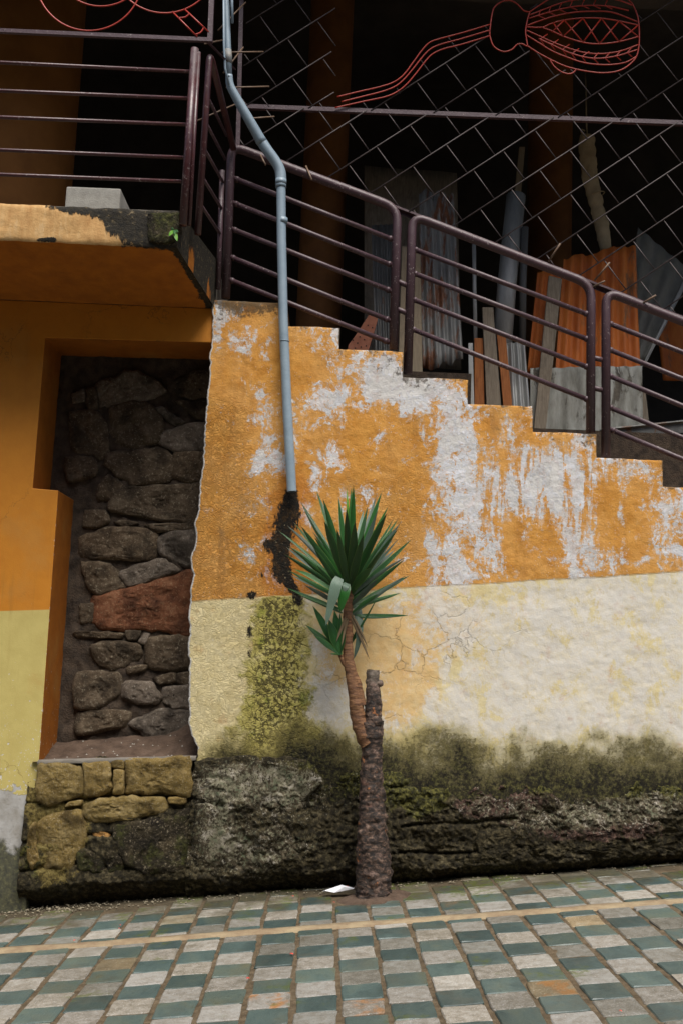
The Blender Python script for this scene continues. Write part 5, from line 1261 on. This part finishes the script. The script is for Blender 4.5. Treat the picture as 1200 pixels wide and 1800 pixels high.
# ------------------------------------------------------------------ drainpipe
dp = thing('drainpipe', 'grey plastic drainpipe bending down over the stair wall to a black stain', 'drainpipe', at(513, 864, -.09))
PYY = -.10
pth = [at(397, -60, -.25), at(398, 0, -.25), at(401, 82, -.25), at(403, 138, -.25)]
m = MB(); m.tube(pth, [.021, .021, .021, .022], 16); m.build('upper_pipe', M['pipe'], dp)
pth = smooth_path([at(403, 132, -.25), at(405, 150, -.24), at(416, 172, -.22), at(440, 214, -.18), at(461, 251, -.14)], 4)
m = MB(); m.tube(pth, list(np.linspace(.023, .036, len(pth))), 18); m.build('offset_pipe', M['pipe'], dp)
pth = smooth_path([at(458, 246, -.14), at(470, 264, -.13), at(485, 285, -.11), at(493, 303, PYY), at(494, 330, PYY)], 5)
m = MB(); m.tube(pth, list(np.interp(np.linspace(0, 1, len(pth)), [0, .05, .5, .8, 1], [.037, .036, .035, .036, .0355])), 18); m.build('elbow', M['pipe'], dp)
pth = [at(494, 318, PYY), at(495, 420, PYY), at(498, 560, PYY), at(505, 720, PYY), at(513, 864, PYY)]
m = MB(); m.tube(pth, .0305, 20, False); m.build('down_pipe', M['pipe'], dp)
for (x, y, k) in ((494, 320, .0365), (497, 388, .0325)):
    m = MB(); c = at(x, y, PYY); m.tube([c + np.array([0, 0, .018]), c - np.array([0, 0, .018])], k, 20); m.build('collar', M['pipe_scuff'] if y > 350 and False else M['pipe'], dp)
m = MB(); c0, c1 = at(401, 88, -.25), at(403, 112, -.25); m.tube([c0, c1], .0235, 14); m.build('collar', M['pipe_scuff'], dp)
# wall clip that carries it
m = MB(); c = at(500, 600, PYY); m.tube([c + np.array([.0312 * math.cos(a), .0312 * math.sin(a), 0]) for a in np.linspace(0, 2 * math.pi, 17)], .003, 6); m.build('clip', M['pipe'], dp); m = MB(); m.box((c[0] - .006, PYY + .03, c[2] - .01), (c[0] + .006, WY + .01, c[2] + .01)); m.build('bracket', M['pipe'], dp)
th = thing('thin_pipe', 'thin pale pipe running up beside the top of the drainpipe', 'pipe', at(408, 150, -.2))
m = MB(); m.tube([at(406, -60, -.28), at(408, 0, -.28), at(409, 40, -.28)], .009, 8); m.build('conduit', M['pipe'], th); m = MB(); m.tube([at(393, -60, -.30), at(394, 80, -.30), at(396, 120, -.30), at(403, 150, -.27)], .007, 8); m.build('conduit', M['pipe'], th)

# ------------------------------------------------------------------ yucca
TY = -.34
yb = at(655, 1578, TY); yuc = thing('yucca', 'young yucca with a spiky green crown on a pruned trunk against the wall', 'yucca plant', yb)
def trunk_part(name, pts, rad, mat, n=26, rings=110, seed=0, amp=.16, Ys=None):
    P = smooth_path([at(x, y, TY if Ys is None else Ys[i]) for i, (x, y) in enumerate(pts)], 22)
    R = np.interp(np.linspace(0, 1, len(P)), np.linspace(0, 1, len(rad)), rad)
    m = MB(); m.tube(P, list(R), n); V = np.array(m.v); C = np.array([P[min(i // n, len(P) - 1)] for i in range(len(V))]); D = V - C
    d = (fbm(V[:, 0] * 16, V[:, 1] * 16, V[:, 2] * 11, 4, 161 + seed) - .5) * 2 * amp + (fbm(V[:, 0] * 5, V[:, 1] * 5, V[:, 2] * 45, 3, 163 + seed) - .5) * .07 + np.abs(fbm(V[:, 0] * 34, V[:, 1] * 34, V[:, 2] * 26, 4, 165, .62) - .5) * .55 - np.maximum(vnoise(V[:, 0] * 24, V[:, 1] * 24, V[:, 2] * 30, 166) - .72, 0) * .7 + np.maximum(vnoise(V[:, 0] * 18, V[:, 1] * 18, V[:, 2] * 22, 167) - .74, 0) * .9
    V = C + D * (1 + d)[:, None]; m.v = [tuple(p) for p in V]
    return m.build(name, M[mat], yuc)
K = 1 / 291.
trunk_part('trunk', [(655, 1584), (656, 1560), (656, 1500), (654, 1440), (652, 1390), (653, 1340), (654, 1300), (652, 1268)], [x * K for x in (33, 29.5, 27.5, 26, 23.5, 21, 18.5, 17.5, 17, 18, 17)], 'trunk', 48, 110, 0, .13)
trunk_part('stump', [(650, 1296), (653, 1270), (656, 1235), (655, 1205), (655, 1178)], [x * K for x in (14, 14, 13.5, 12.5, 10.5, 11.5)], 'trunk', 22, seed=4, amp=.09)
c = at(655, 1178.5, TY); m = MB(); m.add([c + .037 * np.array([math.cos(a), math.sin(a) * 1.0, .16 * math.cos(a + 2.6)]) for a in np.linspace(0, 2 * math.pi, 15)[:-1]] + [c + np.array([0, 0, .005])], [(i, (i + 1) % 14, 14) for i in range(14)]); m.build('cut_face', M['cut'], yuc)
m = MB(); kc = at(668, 1201, TY - .01); m.tube([kc + np.array([-.02, 0, -.004]), kc, kc + np.array([.010, -.006, .002]), kc + np.array([.016, -.008, .003])], [.018, .022, .018, .006], 12); m.build('knob', M['trunk'], yuc)
m = MB(); kc = at(662, 1268, TY - .05); m.tube([kc + np.array([0, .03, 0]), kc, kc + np.array([0, -.012, 0])], [.034, .032, .022], 14); m.build('knob', M['trunk'], yuc)
trunk_part('stem', [(650, 1305), (638, 1285), (630, 1262), (623, 1220), (616, 1180), (611, 1140), (611, 1100), (612, 1060), (613, 1030)], [x * K for x in (17, 15, 13.5, 11.5, 10, 9, 8.5, 8.5, 8.5, 9)], 'stem', 20, seed=7, amp=.10)
trunk_part('side_stem', [(636, 1240), (628, 1205), (618, 1178), (605, 1165), (598, 1150)], [x * K for x in (8, 7, 6, 5, 4.5)], 'stem', 14, seed=9, amp=.12)
S4 = 4.2857
def y4(x, y): return (480 + x / S4, 830 + y / S4)
rl = random.Random(21)
# tip in the photograph, foot on the stem, width, material, towards (-) or away from (+) the viewer
LV_ = [((325, 135), (545, 780), 58, 'leaf', 1), ((375, 200), (545, 800), 74, 'leaf', -.3), ((205, 220), (535, 790), 56, 'leaf', 1), ((235, 290), (535, 800), 46, 'leaf_under', 1), ((155, 378), (510, 820), 40, 'leaf', .8),
 ((105, 400), (520, 830), 48, 'leaf_under', .7), ((40, 440), (500, 850), 34, 'leaf', .4), ((205, 400), (520, 820), 66, 'leaf', -.6), ((100, 565), (500, 870), 54, 'leaf_under', .3), ((80, 615), (510, 900), 50, 'leaf', -.3),
 ((115, 740), (520, 950), 48, 'leaf', -.3), ((130, 775), (500, 950), 40, 'leaf_under', .3), ((100, 870), (520, 1040), 40, 'leaf', -.2), ((235, 850), (510, 1010), 48, 'leaf_under', .5), ((190, 925), (520, 1060), 36, 'leaf', .2),
 ((385, 370), (555, 830), 92, 'leaf', -1), ((495, 195), (550, 740), 62, 'leaf_grey', 1), ((555, 115), (572, 700), 34, 'leaf_new', .2), ((590, 105), (575, 760), 58, 'leaf_mid', .1), ((605, 95), (585, 770), 66, 'leaf_mid', -.2),
 ((552, 270), (560, 830), 80, 'leaf', -.9), ((616, 370), (580, 850), 100, 'leaf', -1), ((680, 285), (600, 750), 60, 'leaf_grey', 1), ((712, 255), (595, 800), 60, 'leaf', .2), ((775, 180), (600, 800), 60, 'leaf_under', .7),
 ((818, 145), (605, 790), 60, 'leaf_mid', .2), ((795, 250), (600, 810), 54, 'leaf_grey', .7), ((865, 255), (600, 830), 56, 'leaf_mid', .1), ((855, 310), (595, 840), 84, 'leaf', -.7), ((905, 350), (610, 850), 40, 'leaf', .6),
 ((940, 350), (605, 850), 52, 'leaf', .4), ((960, 375), (600, 870), 62, 'leaf_under', .1), ((940, 425), (600, 880), 52, 'leaf', -.5), ((1040, 505), (600, 910), 58, 'leaf', .1), ((915, 585), (600, 900), 60, 'leaf_under', .5),
 ((985, 660), (590, 980), 54, 'leaf', -.2), ((885, 705), (590, 960), 64, 'leaf', .1), ((995, 780), (590, 1070), 48, 'leaf_under', -.2), ((790, 915), (590, 1070), 60, 'leaf', -.1), ((1012, 1078), (600, 1075), 26, 'leaf', .1),
 ((740, 720), (580, 900), 90, 'leaf', -.8), ((700, 1090), (592, 1280), 44, 'leaf', .1), ((680, 470), (575, 880), 86, 'leaf', -1), ((480, 430), (560, 860), 70, 'leaf', -.9), ((300, 560), (530, 900), 60, 'leaf', -.7), ((840, 560), (590, 930), 56, 'leaf', -.7),
 ((330, 700), (540, 960), 50, 'leaf', -.5), ((790, 800), (590, 1000), 60, 'leaf_under', -.4), ((420, 520), (545, 880), 60, 'leaf', .5), ((760, 430), (590, 860), 60, 'leaf', .5)]
LEN = .62
for (tx, ty), (bx_, by_), wd, mk, dy in LV_:
    b0 = at(*y4(bx_, by_), TY); p1 = at(*y4(tx, ty), TY); L = np.linalg.norm(p1 - b0)
    depth = math.sqrt(max(0, LEN ** 2 - L * L)) if L < LEN else 0
    Yt = TY + max(-.34, min(.24, depth * dy)) + rl.uniform(-.02, .02)
    tip = at(*y4(tx, ty), Yt)
    leaf('leaf', mk, yuc, b0 + np.array([0, -.012 if dy < 0 else .012, 0]), tip, wd / S4 * K * .76, rl.uniform(-.01, .03), 10, rl.uniform(.22, .40), rl.uniform(-.35, .35), rl.uniform(.36, .48), .5)
for q in range(20):                                            # the thinner leaves between the big ones
    a_ = rl.uniform(-2.0, 2.0); hgt_ = rl.random(); L_ = LEN * rl.uniform(.62, .84)
    b0 = at(*y4(570 + rl.uniform(-14, 14), 780 + 260 * hgt_), TY); el = math.radians(np.interp(hgt_, [0, 1], [80, 20]) + rl.uniform(-12, 12)); dy_ = rl.uniform(-.75, .8)
    side_ = -1 if q % 2 else 1; h_ = L_ * math.cos(el)
    tip = b0 + np.array([side_ * h_ * math.sqrt(1 - dy_ ** 2), h_ * dy_ * .55, L_ * math.sin(el)]); tip[1] = min(tip[1], WY - .02)
    leaf('leaf', rl.choice(['leaf', 'leaf', 'leaf_under', 'leaf_mid', 'leaf']), yuc, b0, tip, rl.uniform(.026, .046), rl.uniform(-.03, .05), 10, rl.uniform(.25, .5), rl.uniform(-.7, .7), rl.uniform(.3, .45), .5)
for q in range(7):                                             # dry ones that hang under the crown
    b0 = at(*y4(570 + rl.uniform(-10, 10), 1040 + rl.uniform(0, 70)), TY - .02); a_ = rl.uniform(-1, 1)
    leaf('leaf', 'leaf_dry', yuc, b0, b0 + np.array([.10 * a_ + .03, -.05 + .08 * rl.random(), -rl.uniform(.16, .30)]), rl.uniform(.014, .026), rl.uniform(.02, .05), 8, .5, rl.uniform(-.8, .8), .4, .5)
# broken leaves folded over in front, and the two that hang on the right
def bent_leaf(mat, pts, width, Ys):
    P = smooth_path([at(*y4(x, y), Y) for (x, y), Y in zip(pts, Ys)], 5); n = len(P); V, al, ac = [], [], []
    for i in range(n):
        t = i / (n - 1); d = P[min(i + 1, n - 1)] - P[max(i - 1, 0)]; d = d / np.linalg.norm(d); s = np.cross(d, [0, 1, 0]); s /= np.linalg.norm(s) + 1e-9
        w_ = width / S4 * K * .5 * np.interp(t, [0, .2, .5, .85, 1], [.75, 1, .95, .5, .03])
        for k in (-1, -.5, 0, .5, 1): V.append(P[i] + s * w_ * k + np.array([0, -.25 * w_ * (1 - abs(k)), 0])); al.append(t * .9); ac.append(abs(k) * .9)
    F_ = np.array([(i * 5 + k, i * 5 + k + 1, (i + 1) * 5 + k + 1, (i + 1) * 5 + k) for i in range(n - 1) for k in range(4)]); V = np.array(V)
    raw_mesh('leaf', V, F_, M[mat], dict(along=np.array(al), across=np.array(ac)), yuc, True, V[0])
bent_leaf('leaf_grey', [(500, 795), (475, 850), (455, 930), (430, 1020), (398, 1152)], 82, [TY - .15, TY - .17, TY - .17, TY - .16, TY - .15])
bent_leaf('leaf_mid', [(545, 838), (535, 900), (520, 970), (505, 1052)], 84, [TY - .13, TY - .15, TY - .15, TY - .14])
bent_leaf('leaf_grey', [(556, 836), (545, 862), (535, 900)], 50, [TY - .13, TY - .155, TY - .156])
bent_leaf('leaf_under', [(632, 1000), (640, 1080), (648, 1180), (640, 1280), (608, 1405)], 62, [TY + .02, TY, TY - .02, TY - .02, TY - .01])
bent_leaf('leaf', [(615, 1075), (700, 1090), (820, 1092), (1014, 1079)], 24, [TY, TY - .02, TY - .04, TY - .04])
bent_leaf('leaf', [(600, 1270), (650, 1180), (720, 1060), (775, 958)], 16, [TY, TY - .02, TY - .03, TY - .04])
for (tx, ty), wd, mk, dy in (((298, 1005), 66, 'leaf', .1), ((420, 1110), 80, 'leaf', -.2), ((243, 1148), 50, 'leaf', .1), ((305, 1226), 44, 'leaf', -.2), ((462, 1040), 74, 'leaf_mid', .3), ((505, 1055), 40, 'leaf', -.1), ((392, 1170), 40, 'leaf_under', .3), ((425, 1368), 14, 'leaf_mid', -.1), ((545, 1200), 30, 'leaf', -.1)):
    leaf('leaf', mk, yuc, at(*y4(506, 1375), TY - .03), at(*y4(tx, ty), TY - .03 + .16 * dy), wd / S4 * K, .02, 9, .3, rl.uniform(-.3, .3), .45, .35)

# the dirt-filled pit it grows from, with the paving broken round it
aa, rr_ = np.meshgrid(np.linspace(0, 2 * math.pi, 49), np.linspace(0.02, 1, 16)); R0 = .235 * (1 + .5 * (fbm(np.cos(aa) * 2 + 4, np.sin(aa) * 2 + 4, 0, 3, 181) - .5))
PXp, PYp = yb[0] + rr_ * R0 * np.cos(aa), TY + rr_ * R0 * np.sin(aa) * .85
PZp = gz(PXp) + .030 * (1 - rr_ ** 2) + .004 - .012 * rr_ ** 4 + (fbm(PXp * 30, PYp * 30, 0, 4, 182) - .5) * .022
tag(grid_mesh('soil', np.stack([PXp, PYp, PZp], -1), M['earth']), kind='structure')

# ------------------------------------------------------------------ litter
pp = [at(x, y, -.20) for x, y in ((568, 1556), (585, 1553), (600, 1558), (618, 1551), (622, 1558), (604, 1563), (588, 1562), (572, 1561))]
m = MB(); m.prism([(p[0], -.2 - .05 * (i > 3), gz(p[0]) + .03 + .014 * (i % 3)) for i, p in enumerate(pp)], (0, .004, .003)); tag(m.build('paper_scrap', M['paper']), 'crumpled white paper scrap beside the foot of the yucca', 'paper')
pm = MB(); rp = random.Random(4)
spots = [(587, 1588), (210, 1634), (131, 1655), (360, 1571), (695, 1570), (515, 1577), (1090, 1780), (513, 1679), (610, 1560), (212, 1628), (436, 1722)]
for x, y in spots:
    d = CM.T @ np.array([(x - CX) / F, (y - CY) / F, 1.0]); t = (CAM_H - .014) / (GRADE * d[0] - d[2]); c = CAM + d * t
    a0 = rp.uniform(0, 6); s = rp.uniform(.006, .012)
    pm.add([c + np.array([s * math.cos(a0 + q) * (1, .6)[q_ % 2], s * math.sin(a0 + q), .005 + .004 * (q_ % 2)]) for q_, q in enumerate(np.linspace(0, 2 * math.pi, 7)[:-1])], [tuple(range(6))])
tag(pm.build('petal_litter', M['petal']), kind='stuff')
